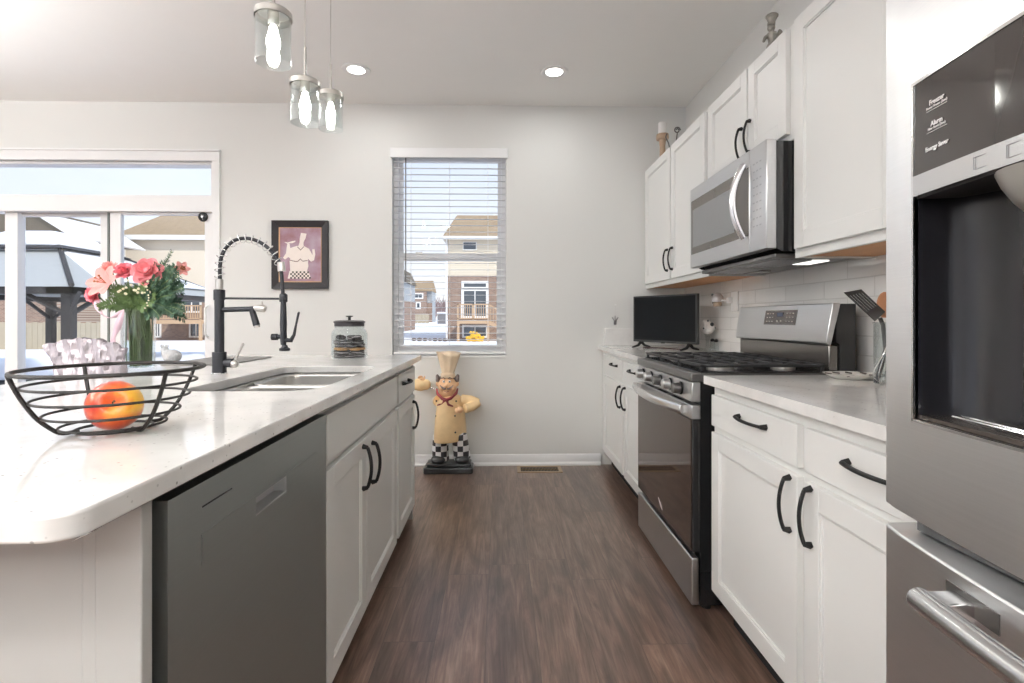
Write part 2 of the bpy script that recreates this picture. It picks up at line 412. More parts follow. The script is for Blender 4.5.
def wall_holes(s, ax, t0, t1, u0, u1, z0, z1, holes):
    """wall slab perpendicular to ax with rectangular holes (u0,u1,z0,z1)"""
    us = sorted({u0, u1, *[h[0] for h in holes], *[h[1] for h in holes]}); zs = sorted({z0, z1, *[h[2] for h in holes], *[h[3] for h in holes]})
    for i in range(len(us)-1):
        for j in range(len(zs)-1):
            cu, cz = (us[i]+us[i+1])/2, (zs[j]+zs[j+1])/2
            if any(h[0] < cu < h[1] and h[2] < cz < h[3] for h in holes): continue
            if ax == 'y': s.box(us[i], us[i+1], t0, t1, zs[j], zs[j+1])
            else: s.box(t0, t1, us[i], us[i+1], zs[j], zs[j+1])
    return s

# ================================================================== THE ROOM
struct('floor', MB().box(XL-.1, XR+.1, YR-.1, YB+.1, -.1, 0), M['floor'])
struct('ceiling', MB().box(XL-.15, XR+.15, YR-.15, YB+.15, HC, HC+.15), M['ceil'])
DX0, DX1, DZT = -4.02, -2.17, 2.31      # patio door opening with transom
WX0, WX1, WZ0, WZ1 = -.825, .045, .835, 2.415
struct('wall_back', wall_holes(MB(), 'y', YB, YB+.15, XL-.1, XR+.1, 0, HC, [(DX0, DX1, 0, DZT), (WX0, WX1, WZ0, WZ1)]), M['wall'])
struct('wall_right', MB().box(XR, XR+.12, YR-.1, YB, 0, HC), M['wall'])
struct('wall_left', wall_holes(MB(), 'x', XL-.12, XL, YR-.1, YB, 0, HC, [(-3.2, 0, .25, 2.45)]), M['wall'])
struct('wall_rear', wall_holes(MB(), 'y', YR-.12, YR, XL, XR, 0, HC, [(-6.1, -3.9, .25, 2.45), (-2.9, -.3, .25, 2.45)]), M['wall'])
for nm, (a, b) in (('window_3', (-6.1, -3.9)), ('window_4', (-2.9, -.3))):
    s = MB()
    for x in (a, (a+b)/2-.03, b-.06): s.box(x, x+.06, YR-.09, YR-.03, .25, 2.45)
    s.box(a, b, YR-.09, YR-.03, .25, .31); s.box(a, b, YR-.09, YR-.03, 2.39, 2.45)
    struct(nm, s, M['trim'])
s = MB()
for y in (-3.2, -1.63, -.06): s.box(XL-.09, XL-.03, y, y+.06, .25, 2.45)
s.box(XL-.09, XL-.03, -3.2, 0, .25, .31); s.box(XL-.09, XL-.03, -3.2, 0, 2.39, 2.45)
struct('window_5', s, M['trim'])

# baseboard with shoe moulding
def basebd(name, x0, x1):
    s = MB(); s.prism([(YB, .0), (YB-.026, .0), (YB-.026, .012), (YB-.016, .024), (YB-.013, .026), (YB-.013, .068), (YB-.006, .082), (YB, .084)], 'x', x0, x1)
    struct(name, s, M['trim'])
basebd('baseboard_back', DX1+.07, .77)

# patio door: casing, transom and two panels
s = MB()
s.box(DX0-.07, DX0, YB-.018, YB-.0005, 0, DZT); s.box(DX1, DX1+.055, YB-.018, YB-.0005, 0, DZT); s.box(DX0-.07, DX1+.055, YB-.02, YB-.0005, DZT, DZT+.070)
s.box(DX0-.075, DX1+.06, YB-.028, YB-.0005, DZT+.070, DZT+.084)
struct('trim_1', s, M['trim'], bev=.003)
s = MB()
s.box(DX0+.001, DX1-.001, YB+.001, YB+.13, 1.930, 2.045)                       # mullion between door and transom
frame(s, DX0+.001, DX1-.001, YB+.02, YB+.129, 2.0455, DZT-.001, .028, .014, .019)
win2 = struct('window_2', s, M['trim'], bev=.003)
MB().box(DX0+.03, DX1-.03, YB+.08, YB+.086, 2.06, DZT-.02).out('pane', M['glassw'], win2)
s = MB()
s.box(DX0+.001, DX0+.04, YB+.02, YB+.13, .0, 1.929); s.box(DX1-.019, DX1-.001, YB+.02, YB+.13, .0, 1.929); s.box(DX0+.041, DX1-.020, YB+.021, YB+.129, -.005, .029)
door1 = struct('door_1', s, M['trim'])
s = MB()   # fixed panel (left)
for x0, x1 in ((DX0+.0415, DX0+.095), (-3.075, -2.985)): s.box(x0, x1, YB+.085, YB+.12, .03, 1.929)
s.box(DX0+.0955, -3.76, YB+.086, YB+.119, .03, .12); s.box(-3.665, -3.0755, YB+.086, YB+.119, .03, .12); s.box(-3.665, -3.0755, YB+.086, YB+.119, 1.905, 1.929)
# extra jamb of the fixed side seen at the frame edge
s.box(-3.76, -3.6655, YB+.05, YB+.12, .03, 1.929)
p = s.out('fixed_panel', M['trim'], door1, bev=.003)
MB().box(-3.66, -3.07, YB+.1, YB+.106, .12, 1.9).out('pane', M['glassw'], p)
s = MB()   # sliding panel (right)
for x0, x1 in ((-2.965, -2.885), (-2.255, -2.1905)): s.box(x0, x1, YB+.035, YB+.075, .03, 1.929)
s.box(-2.8845, -2.2555, YB+.036, YB+.074, .03, .12); s.box(-2.8845, -2.2555, YB+.036, YB+.074, 1.912, 1.929)
p = s.out('sliding_panel', M['trim'], door1, bev=.003)
MB().box(-2.885, -2.255, YB+.05, YB+.056, .12, 1.92).out('pane', M['glassw'], p)
s = MB(); s.tube([(-2.225, YB+.03, .98), (-2.225, YB-.01, 1.0), (-2.225, YB-.01, 1.2), (-2.225, YB+.03, 1.22)], .009)
s.out('door_handle', M['white'], p)
s = MB(); s.box(-2.982, -2.972, YB+.03, YB+.08, .03, 1.928)
s.out('weatherstrip', mat('grey_seal', (.22, .24, .23), .7), p)
# small round sensor on the door panel
t = thing('door_sensor', 'small black round sensor stuck on the top corner of the patio door', 'sensor', (-2.262, YB+.034, 1.895))
MB().lathe([(.034, 0), (.036, -.006), (.034, -.014), (.026, -.018)], (-2.262, YB+.034, 1.895), ax='y').out('body', M['black'], t)
MB().lathe([(.012, -.018), (.010, -.022)], (-2.262, YB+.034, 1.895), ax='y').out('lens', M['blackglass'], t)

# single-hung window and its blind
s = MB()
frame(s, WX0+.001, WX1-.001, YB+.06, YB+.139, WZ0+.005, WZ1-.001, .034)
win1 = struct('window_1', s, M['trim'])
s = MB(); zm = 1.60
frame(s, WX0+.0355, WX1-.0355, YB+.075, YB+.105, WZ0+.0395, zm+.03, .038, .042, .060)
lo = s.out('lower_sash', M['trim'], win1, bev=.002)
MB().box(WX0+.075, WX1-.075, YB+.088, YB+.093, WZ0+.08, zm-.03).out('pane', M['glassw'], lo)
s = MB()
for x in (-.63, -.155): s.box(x-.025, x+.025, YB+.055, YB+.075, zm+.022, zm+.036)
s.out('latch', M['nickel'], lo)
s = MB()
frame(s, WX0+.0355, WX1-.0355, YB+.106, YB+.132, zm, WZ1-.0355, .03, .03, .034)
up_ = s.out('upper_sash', M['trim'], win1, bev=.002)
MB().box(WX0+.065, WX1-.065, YB+.117, YB+.122, zm, WZ1-.07).out('pane', M['glassw'], up_)
struct('trim_2', MB().box(WX0-.0, WX1+.0, YB-.008, YB+.06, WZ0-.012, WZ0+.004), M['trim'], bev=.002)

bl = thing('window_blind', 'white horizontal slat blind hanging open in the kitchen window', 'blind', ((WX0+WX1)/2, YB+.03, WZ0+.02))
s = MB(); s.box(WX0-.012, WX1+.012, YB-.022, YB-.004, 2.345, 2.42); s.box(WX0+.008, WX1-.008, YB+.0, YB+.05, 2.375, 2.412)
s.out('headrail', M['trim'], bl, bev=.004)
s = MB(); z = 2.325; n = 0
while z > .895:
    for q in (0,): s.prism([(YB+.008, z-.0025), (YB+.028, z+.0005), (YB+.048, z-.0005), (YB+.048, z+.001), (YB+.028, z+.002), (YB+.008, z-.001)], 'x', WX0+.008, WX1-.008)
    z -= .0487; n += 1
s.out('slats', mat('blind_slat', (.66, .66, .66), .5), bl)
MB().box(WX0+.008, WX1-.008, YB+.006, YB+.05, .848, .868).out('bottom_rail', M['trim'], bl, bev=.004)
s = MB()
for x in (WX0+.14, -.39, WX1-.14): s.box(x-.001, x+.001, YB+.003, YB+.004, .86, 2.38); s.box(x-.001, x+.001, YB+.052, YB+.053, .86, 2.38)
s.out('ladder_cord', M['white'], bl)
MB().tube([(WX0+.105, YB-.006, 2.35), (WX0+.105, YB-.006, 1.40)], .0045).out('wand', mat('grey_wand', (.13, .13, .13), .4), bl)

# floor register
t = thing('floor_vent', 'small tan metal air vent set in the wood floor below the window', 'vent', (.30, 3.815, .001))
s = MB(); plate_with_hole(s, rrect(.125, .455, 3.735, 3.90, .004, 2), rrect(.150, .43, 3.758, 3.877, .002, 2), .0015, .006)
s.out('frame', mat('vent_tan', S((170, 148, 120)), .4, .3), t)
s = MB()
for i in range(26): x = .152+i*.0108; s.box(x, x+.003, 3.758, 3.877, .001, .005)
s.box(.15, .43, 3.815, 3.82, .001, .005)
s.out('louvre', mat('vent_brass', S((120, 98, 66)), .4, .5), t)
MB().box(.15, .43, 3.758, 3.877, .0005, .001).out('duct_shadow', M['void'], t)

# ================================================================== CABINETS
def shaker(s, xf, sgn, y0, y1, z0, z1, fw=.058):
    """shaker front: outer face at xf, solid lies on the -sgn side; sgn = outward direction in x"""
    def bx(a, b, c, d, e0, e1):
        X0, X1 = sorted((xf-sgn*a, xf-sgn*b)); s.box(X0, X1, c, d, e0, e1)
    bx(.009, .019, y0+.002, y1-.002, z0+.002, z1-.002)
    bx(0, .019, y0, y0+fw, z0, z1); bx(0, .019, y1-fw, y1, z0, z1)
    bx(0, .019, y0+fw, y1-fw, z0, z0+fw); bx(0, .019, y0+fw, y1-fw, z1-fw, z1)
    # small sloped bead around the recessed panel
    for (a, b, c, d) in ((y0+fw, y0+fw+.006, z0+fw, z1-fw), (y1-fw-.006, y1-fw, z0+fw, z1-fw), (y0+fw, y1-fw, z0+fw, z0+fw+.006), (y0+fw, y1-fw, z1-fw-.006, z1-fw)):
        bx(.004, .010, a, b, c, d)
def slabf(s, xf, sgn, y0, y1, z0, z1):
    X0, X1 = sorted((xf, xf-sgn*.019)); s.box(X0, X1, y0, y1, z0, z1)

def pull(xf, sgn, y, z, L, vert, parent, up=1):
    """arched black pull: two square feet and a flattened bow"""
    s = MB(); n = 12; pts = []; rs = []; h = L/2
    for i in range(n+1):
        t = -1+2*i/n
        o = .031*(1-.42*t*t)
        pts.append((xf+sgn*o, y, z+t*h) if vert else (xf+sgn*o, y+t*h, z))
    s.tube(pts, .0068, 8, rv=.0050)
    for t in (-1, 1):
        p0 = Vector((xf, y, z+t*h)) if vert else Vector((xf, y+t*h, z))
        p1 = p0+Vector((sgn*.020, 0, 0))
        d = (0, .0, .004*t) if vert else (0, .004*t, 0)
        s.tube([p0-Vector(d)*-1, p1], [.0100, .0066], 4)
    return s.out('handle', M['black'], parent, bev=.0012)

def base_cabinet(name, label, cat, sgn, xf, yr, fronts, zb, m, fl=None, x_back=None, sides=(True, True), group=None):
    """yr = carcass y range; fronts: list of (kind, y0, y1, z0, z1, handle) handle=(y,z,L,vert)"""
    y0, y1 = yr; xc = xf-sgn*.019; xb = x_back
    t = thing(name, label, cat, ((xc+xb)/2, (y0+y1)/2, 0), group)
    s = MB(); X0, X1 = sorted((xc-sgn*.0005, xb))
    if name == 'sink_cabinet':
        s.box(X0, X1, y0, y1, zb-.008, .66); s.box(X1-.016, X1, y0, y1, .66, .882); s.box(X0, X0+.016, y0, y1, .66, .882); s.box(X0+.016, X1-.016, y0, y0+.016, .66, .882); s.box(X0+.016, X1-.016, y1-.016, y1, .66, .882)
    else: s.box(X0, X1, y0, y1, zb-.008, .882)
    s.out('carcass', m, t)
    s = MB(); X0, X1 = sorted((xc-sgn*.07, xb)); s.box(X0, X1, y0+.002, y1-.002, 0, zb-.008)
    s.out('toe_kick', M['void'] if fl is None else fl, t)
    for k, a, b, c, d, hd in fronts:
        s = MB(); (shaker if k == 'door' else slabf)(s, xf, sgn, a, b, c, d)
        o = s.out('door' if k == 'door' else ('drawer' if k == 'drawer' else 'false_front'), m, t, bev=.0018)
        if hd: pull(xf, sgn, hd[0], hd[1], hd[2], hd[3], o)
    return t

ZC = .884      # underside of counters
XRF = .765     # right-hand base fronts
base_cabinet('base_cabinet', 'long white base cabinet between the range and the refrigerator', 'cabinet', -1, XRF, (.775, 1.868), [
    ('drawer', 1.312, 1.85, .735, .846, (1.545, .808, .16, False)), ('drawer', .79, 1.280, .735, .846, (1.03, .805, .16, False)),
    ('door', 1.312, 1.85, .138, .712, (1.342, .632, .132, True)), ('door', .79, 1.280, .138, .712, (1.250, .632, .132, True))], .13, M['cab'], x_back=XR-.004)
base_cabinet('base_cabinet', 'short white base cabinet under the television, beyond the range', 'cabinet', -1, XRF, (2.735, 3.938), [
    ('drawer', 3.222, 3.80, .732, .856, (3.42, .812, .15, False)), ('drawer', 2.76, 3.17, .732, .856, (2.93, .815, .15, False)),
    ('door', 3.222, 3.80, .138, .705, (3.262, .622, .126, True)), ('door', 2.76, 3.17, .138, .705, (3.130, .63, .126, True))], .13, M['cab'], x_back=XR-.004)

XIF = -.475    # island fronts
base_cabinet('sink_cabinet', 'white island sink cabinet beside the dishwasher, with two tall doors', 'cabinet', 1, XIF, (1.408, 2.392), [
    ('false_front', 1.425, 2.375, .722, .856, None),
    ('door', 1.425, 1.842, .09, .700, (1.786, .607, .138, True)), ('door', 1.848, 2.375, .09, .700, (1.912, .590, .138, True))], .085, M['islandcab_shaded'], x_back=-1.10)
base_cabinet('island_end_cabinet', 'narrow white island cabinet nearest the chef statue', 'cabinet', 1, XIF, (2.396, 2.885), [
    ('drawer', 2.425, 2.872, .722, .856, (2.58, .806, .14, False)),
    ('door', 2.425, 2.872, .09, .700, (2.80, .60, .135, True))], .085, M['islandcab_shaded'], x_back=-1.10)

# end and back panel of the island
t = thing('island_surround', 'greige end panel with its shade put into the colour, closing the island beside the dishwasher', 'panel', (-.85, .70, 0))
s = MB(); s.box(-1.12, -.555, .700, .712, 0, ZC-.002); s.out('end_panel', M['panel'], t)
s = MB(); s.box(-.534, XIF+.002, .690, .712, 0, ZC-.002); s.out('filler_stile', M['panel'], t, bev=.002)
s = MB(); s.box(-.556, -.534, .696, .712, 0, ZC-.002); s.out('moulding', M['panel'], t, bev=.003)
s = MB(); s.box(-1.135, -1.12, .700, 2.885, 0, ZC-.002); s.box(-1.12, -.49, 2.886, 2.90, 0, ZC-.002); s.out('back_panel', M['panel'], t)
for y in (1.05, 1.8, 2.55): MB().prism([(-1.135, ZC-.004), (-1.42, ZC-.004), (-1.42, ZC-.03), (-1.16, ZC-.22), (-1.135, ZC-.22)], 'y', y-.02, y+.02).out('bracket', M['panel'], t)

# worktops
def slab(name, label, outer, inner, z0, z1, cat='worktop'):
    s = MB()
    if inner: plate_with_hole(s, outer, inner, z0, z1)
    else: s.prism(outer, 'z', z0, z1)
    cx = sum(p[0] for p in outer)/len(outer); cy = sum(p[1] for p in outer)/len(outer)
    return props(s.out(name, M['quartz'], bev=.004, loc=(cx, cy, z0), seg=3), label, cat)
ISL = rrect(-1.56, -.450, .547, 2.952, (.035, .035, .008, .03), 8)
SNK = rrect(-.93, -.535, 1.485, 2.262, (.06, .09, .09, .06), 8)
slab('island_countertop', 'large white speckled quartz island countertop with a sink cutout', ISL, SNK, ZC, .914)
slab('countertop', 'white quartz countertop running from the range to the refrigerator', rrect(.739, XR-.012, .772, 1.858, .002, 1), None, ZC, .914)
slab('countertop', 'white quartz countertop under the television in the far corner', rrect(.752, XR-.012, 2.727, YB-.002, .002, 1), None, ZC, .914)
props(MB().box(.80, XR-.012, YB-.022, YB-.002, .9145, 1.045).out('counter_backsplash', M['quartz'], bev=.003), 'low white quartz upstand on the window wall behind the television', 'backsplash')
struct('trim_3', MB().box(XR-.010, XR, -.3, YB-.002, .9145, 1.40), M['tilew'])

# sink
t = thing('sink', 'double bowl stainless steel undermount sink in the island', 'sink', (-.73, 1.87, .70))
def bowl_(x0, x1, y0, y1, zt, zb, name):
    s = MB(); A = rrect(x0, x1, y0, y1, .055, 5); rr = []
    levels = [(0, zt), (.0, zt-.01), (.004, zb+.05), (.012, zb+.02), (.032, zb+.003), (.055, zb)]
    cx, cy = (x0+x1)/2, (y0+y1)/2
    for ins, z in levels:
        fx = 1-ins/((x1-x0)/2); fy = 1-ins/((y1-y0)/2)
        rr.append([s.bm.verts.new((cx+(p[0]-cx)*fx, cy+(p[1]-cy)*fy, z)) for p in A])
    for i in range(len(rr)-1): s.bridge(rr[i], rr[i+1])
    s.bm.faces.new(rr[-1]); o = s.out(name, M['sinksteel'], t, ang=60)
    d = o.modifiers.new('solid', 'SOLIDIFY'); d.thickness = .002; d.offset = 0
    MB().lathe([(.042, .0), (.04, .003), (.02, .003), (.018, .001)], (cx, cy, zb+.001), 24).out('drain', M['chrome'], o)
bowl_(-.915, -.545, 1.492, 1.868, ZC-.004, .72, 'near_bowl')
bowl_(-.915, -.545, 1.892, 2.255, ZC-.004, .70, 'far_bowl')
s = MB(); plate_with_hole(s, rrect(-.955, -.515, 1.46, 2.285, .07, 6), rrect(-.917, -.543, 1.49, 2.257, .056, 6), ZC-.0052, ZC-.001)
s.box(-.917, -.543, 1.866, 1.894, ZC-.035, ZC-.012)
s.out('rim', M['sinksteel'], t)

# ================================================================== DISHWASHER
dw = thing('dishwasher', 'dark grey steel dishwasher built into the near end of the island', 'dishwasher', (-.75, 1.06, 0))
XD = -.470
MB().box(-1.08, XD-.036, .718, 1.404, .09, .878).out('tub', M['void'], dw)
MB().box(-1.05, XD-.09, .74, 1.39, 0, .088).out('toe_kick', M['void'], dw)
DY0, DY1 = .739, 1.400
s = MB()      # door skin: side returns, front sheet with a pocket
z0, z1 = .12, .862
py0, py1, pz0, pz1 = .998, 1.141, .741, .777
ys = [DY0, py0, py1, DY1]; zs = [z0, pz0, pz1, z1]
for i in range(3):
    for j in range(3):
        if i == 1 and j == 1: continue
        s.box(XD-.006, XD, ys[i], ys[i+1], zs[j], zs[j+1])
s.box(XD-.034, XD-.006, DY0, DY0+.006, z0, z1); s.box(XD-.05, XD-.006, DY1-.006, DY1, z0, z1); s.box(XD-.05, XD-.006, DY0+.006, DY1-.006, z1-.006, z1)
d_ = s.out('door', M['dwsteel'], dw, weld=True)
s = MB()      # handle strip insert, proud by a hair, around the pocket
def octo(y0, y1, z0, z1, c): return [(y0+c, z0), (y1-c, z0), (y1, z0+c), (y1, z1-c), (y1-c, z1), (y0+c, z1), (y0, z1-c), (y0, z0+c)]
yy = [.820, py0, py1, 1.325]; zz = [.732, pz0, pz1, .781]
for i in range(3):
    for j in range(3):
        if i == 1 and j == 1: continue
        s.box(XD, XD+.0016, yy[i], yy[i+1], zz[j], zz[j+1])
s.out('handle_strip', M['dwsteel'], d_, weld=True)
s = MB()
s.box(XD-.03, XD-.026, py0, py1, pz0, pz1); s.box(XD-.028, XD+.0008, py0-.001, py0+.003, pz0, pz1); s.box(XD-.028, XD+.0008, py1-.003, py1+.001, pz0, pz1)
s.box(XD-.028, XD+.0008, py0, py1, pz0-.001, pz0+.003); s.box(XD-.028, XD+.0008, py0, py1, pz1-.003, pz1+.001)
s.out('handle', mat('pocket_grey', (.48, .48, .48), .35, .8), d_, bev=.001, label='recessed pocket handle')
MB().box(XD, XD+.0006, .823, .913, .8220, .8245).out('vent_slot', M['void'], d_)
MB().box(XD+.0016, XD+.0024, .8205, .823, .742, .776).out('badge', mat('badge_grey', (.35, .36, .36), .3, .8), d_, label='small upright maker badge')

# ================================================================== RANGE
XF = .725
RY0, RY1 = 1.937, 2.697
rg = thing('gas_range', 'stainless steel gas range with five knobs between the base cabinets', 'range', (1.05, (RY0+RY1)/2, 0))
s = MB(); s.box(XF+.035, 1.395, RY0+.004, RY1-.004, .03, .895); s.out('body', M['blackgloss'], rg)
for x in (.80, 1.33):
    for y in (RY0+.05, RY1-.05): MB().cyl((x, y, 0), (x, y, .035), .018, n=12).out('foot', M['black'], rg)
s = MB(); s.box(XF, XF+.03, RY0, RY1, .032, .212); s.out('drawer', M['steelh'], rg, bev=.006, seg=3)
# oven door
s = MB(); s.box(XF+.002, XF+.036, RY0, RY1, .232, .738); od = s.out('oven_door', M['blackgloss'], rg, bev=.004)
MB().box(XF-.001, XF+.002, RY0+.006, RY1-.006, .238, .735).out('glass', M['ovenglass'], od, bev=.001)
s = MB(); s.box(XF, XF+.036, RY0, RY1, .738, .792); s.out('door_top', M['steelh'], od, bev=.004)
for i in range(3): MB().box(XF+.006, XF+.020, RY0+.13+i*.2, RY0+.25+i*.2, .7915, .7925).out('vent_slot', M['void'], od)
s = MB(); P_ = []
for i in range(17):
    t = -1+2*i/16; P_.append((XF-.028-.036*(1-t*t), (RY0+RY1)/2+t*.352, .772))
s.tube(P_, .009, 12, rv=.019)
for t in (-1, 1): s.box(XF-.030, XF+.001, (RY0+RY1)/2+t*.335-.014, (RY0+RY1)/2+t*.335+.014, .755, .789)
s.out('handle', mat('handle_steel', (.78, .78, .78), .24, .95), od, bev=.003)
def logo(s, x, y, z):      # small swirl badge on the oven glass
    s.tube([(x, y+.028, z+.018), (x, y+.012, z+.010), (x, y-.004, z+.004), (x, y-.018, z-.006), (x, y-.03, z-.02)], [.001, .003, .005, .005, .001], 6, rv=.0006)
s = MB(); logo(s, XF-.0015, 2.315, .285); s.out('badge', mat('badge_white', (.55, .50, .50), .4, .4), od)
# control panel
s = MB(); s.prism([(XF-.002, .805), (XF+.035, .805), (XF+.035, .878), (XF+.004, .878)], 'y', RY0, RY1)
cp = s.out('control_panel', M['steelh'], rg, bev=.003)
for i, y in enumerate((2.050, 2.178, 2.312, 2.452, 2.590)):
    s = MB(); s.lathe([(.026, 0), (.026, -.004), (.023, -.006)], (XF, y, .843), 28, 'x'); s.out('knob_collar', M['black'], cp)
    s = MB(); s.lathe([(.0215, -.006), (.0225, -.012), (.021, -.034), (.018, -.037)], (XF, y, .843), 28, 'x')
    s.out('knob', M['greysteel'] if i in (0, 2) else M['steelh'], cp, bev=.0008, label='turning knob with steel skirt')
# cooktop
s = MB(); s.box(XF-.004, 1.30, RY0-.002, RY1+.002, .880, .9165); s.out('cooktop_rim', M['greysteel'], rg, bev=.007, seg=3, label='dark grey steel cooktop edge')
s = MB(); s.box(XF+.035, 1.26, RY0-.003, RY1+.003, .9125, .9185); s.out('cooktop', M['blackgloss'], rg, bev=.002)
# burners
for (x, y, r) in ((.90, 2.09, .042), (.90, 2.56, .036), (1.16, 2.09, .034), (1.16, 2.56, .034), (1.03, 2.325, .045)):
    s = MB(); s.lathe([(r+.012, .9185), (r+.012, .925), (r, .929)], (x, y, 0), 24); b_ = s.out('burner', mat('burner_alu', (.62, .60, .57), .4, .9), rg)
    MB().lathe([(r, .929), (r, .935), (r-.008, .938), (r-.01, .938)], (x, y, 0), 24).out('burner_cap', M['iron'], b_)
# grates: three sections
for (a, b) in ((RY0+.012, RY0+.252), (RY0+.258, RY0+.502), (RY0+.508, RY1-.012)):
    s = MB(); x0, x1 = XF+.040, 1.248; zt0, zt1 = .934, .946
    s.box(x0, x0+.013, a, b, zt0, zt1); s.box(x1-.013, x1, a, b, zt0, zt1); s.box(x0, x1, a, a+.013, zt0, zt1); s.box(x0, x1, b-.013, b, zt0, zt1)
    m_ = (a+b)/2
    for x in (x0+.08, x0+.16, x0+.24, x1-.16, x1-.08): s.box(x-.005, x+.005, a+.01, b-.01, zt0, zt1)
    s.box(x0+.01, x0+.10, m_-.005, m_+.005, zt0, zt1); s.box(x0+.20, x1-.20, m_-.005, m_+.005, zt0, zt1); s.box(x1-.10, x1-.01, m_-.005, m_+.005, zt0, zt1)
    for x in (x0+.002, x1-.014):
        for y in (a+.002, b-.014): s.box(x, x+.012, y, y+.012, .918, zt0+.002)
    s.out('grate', M['iron'], rg, bev=.003)
# backguard
s = MB(); s.box(1.262, 1.299, RY0+.012, RY1-.012, .9165, 1.02); s.out('riser', mat('riser_dark', (.20, .185, .17), .22, .85, noise_amt=.05), rg, bev=.006)
s = MB(); s.prism([(1.300, .9165), (1.360, .9165), (1.360, 1.178), (1.285, 1.178), (1.285, 1.03), (1.300, 1.02)], 'y', RY0+.003, RY1-.003)
s.out('backguard_body', mat('backguard_black', (.02, .02, .02), .3), rg)
s = MB(); s.prism([(1.2687, 1.180), (1.243, 1.030), (1.245, 1.022), (1.262, 1.018), (1.30, 1.180)], 'y', RY0, RY1)
bgd = s.out('backguard', M['steelh'], rg, bev=.003)
# control screen, tilted with the panel
nrm = Vector((-.146, 0, .025)).normalized(); upv = Vector((.025, 0, .146)).normalized(); cen = Vector((1.268, 0, 1.176))-upv*.045
s = MB(); yc = 2.292; hw, hh = .130, .033
c0 = cen-upv*.006
vs = []
for dn in (.0, .0016):
    for (a, b) in ((-hw, -hh), (hw, -hh), (hw, hh), (-hw, hh)):
        q = c0+upv*b+nrm*dn; vs.append(s.bm.verts.new((q.x, yc+a, q.z)))
for f in ((0, 1, 2, 3), (4, 7, 6, 5), (0, 4, 5, 1), (1, 5, 6, 2), (2, 6, 7, 3), (3, 7, 4, 0)): s.bm.faces.new([vs[i] for i in f])
scn = s.out('display', mat('display_brown', (.055, .042, .038), .15, coat=.4), bgd)
s = MB()
for a in (-.105, -.082, -.058, .058, .082, .105):
    for b in (-.018, 0, .018):
        if a == -.058 and b > 0 and False: continue
        q = c0+upv*b+nrm*.002; s.box(q.x-.0006, q.x, yc+a-.005, yc+a+.005, q.z-.0022, q.z+.0022)
for a in (-.015, .015):
    q = c0-upv*.016+nrm*.002; s.box(q.x-.0006, q.x, yc+a-.006, yc+a+.006, q.z-.005, q.z+.003)
s.out('printed_legend', mat('key_print', (.5, .48, .46), .5), scn)
q = c0+upv*.010+nrm*.002
MB().box(q.x-.0006, q.x, yc-.024, yc+.024, q.z-.012, q.z+.012).out('clock_screen', mat('clock_blue', (.05, .07, .13), .2), scn)

# ================================================================== MICROWAVE
XM = 1.0115; MY0, MY1 = 1.937, 2.722
mw = thing('microwave', 'stainless over-the-range microwave mounted under the upper cabinets', 'microwave', (1.22, (MY0+MY1)/2, 1.36))
s = MB(); s.prism([(XM+.04, 1.392), (XM+.06, 1.380), (XR-.014, 1.362), (XR-.014, 1.80), (XM+.04, 1.80)], 'y', MY0+.004, MY1-.004); s.out('case', M['blackgloss'], mw)
s = MB()
ydv = 2.070
s.box(XM, XM+.041, ydv, MY1, 1.388, 1.805); md = s.out('door', M['steel'], mw, bev=.004)
s = MB(); s.box(XM, XM+.041, MY0, ydv-.002, 1.388, 1.805); mc = s.out('control_panel', M['steel'], mw, bev=.004)
s = MB(); s.prism([(ydv+.006, 1.458), (MY1-.018, 1.458), (MY1-.018, 1.738), (ydv+.006, 1.738)], 'x', XM-.001, XM+.0005); s.out('window_mask', M['mwmask'], md)
s = MB(); s.box(XM-.002, XM-.0008, 2.20, MY1-.04, 1.492, 1.690); s.out('door_glass', M['mwglass'], md, bev=.0005)
s = MB(); P_ = []
for i in range(15):
    t = -1+2*i/14; P_.append((XM-.012-.048*(1-t*t), ydv+.022, 1.600+t*.150))
s.tube(P_, .011, 12, rv=.014); s.out('handle', mat('mw_handle', (.7, .7, .71), .2, .95), md)
KEYM = mat('mw_print', (.40, .40, .41), .4)
for b in range(9):
    s = MB()
    for a in range(3):
        y = MY0+.045+a*.026; z = 1.735-b*.031; s.box(XM-.0006, XM, y-.008, y+.005, z-.0025, z+.0025)
    s.out('key_row', KEYM, mc)
s = MB(); s.box(XM+.05, XR-.04, MY0+.03, MY1-.03, 1.356, 1.374); s.out('vent_grille', M['greysteel'], mw, bev=.003)
s = MB()
for (a, b) in ((MY0+.09, MY0+.34), (MY0+.42, MY1-.09)):
    for i in range(9): x = XM+.09+i*.017; s.box(x, x+.006, a, b, 1.352, 1.3565)
s.out('grease_filter', M['steel'], mw)
MB().box(1.25, 1.32, MY0+.10, MY0+.24, 1.351, 1.3555).out('lamp_lens', mat('lens', (.9, .9, .88), .3, emit=(1, .96, .9), es=1.2), mw)
MB().box(1.25, 1.32, MY1-.24, MY1-.10, 1.351, 1.3555).out('lamp_lens', M['mwmask'], mw)

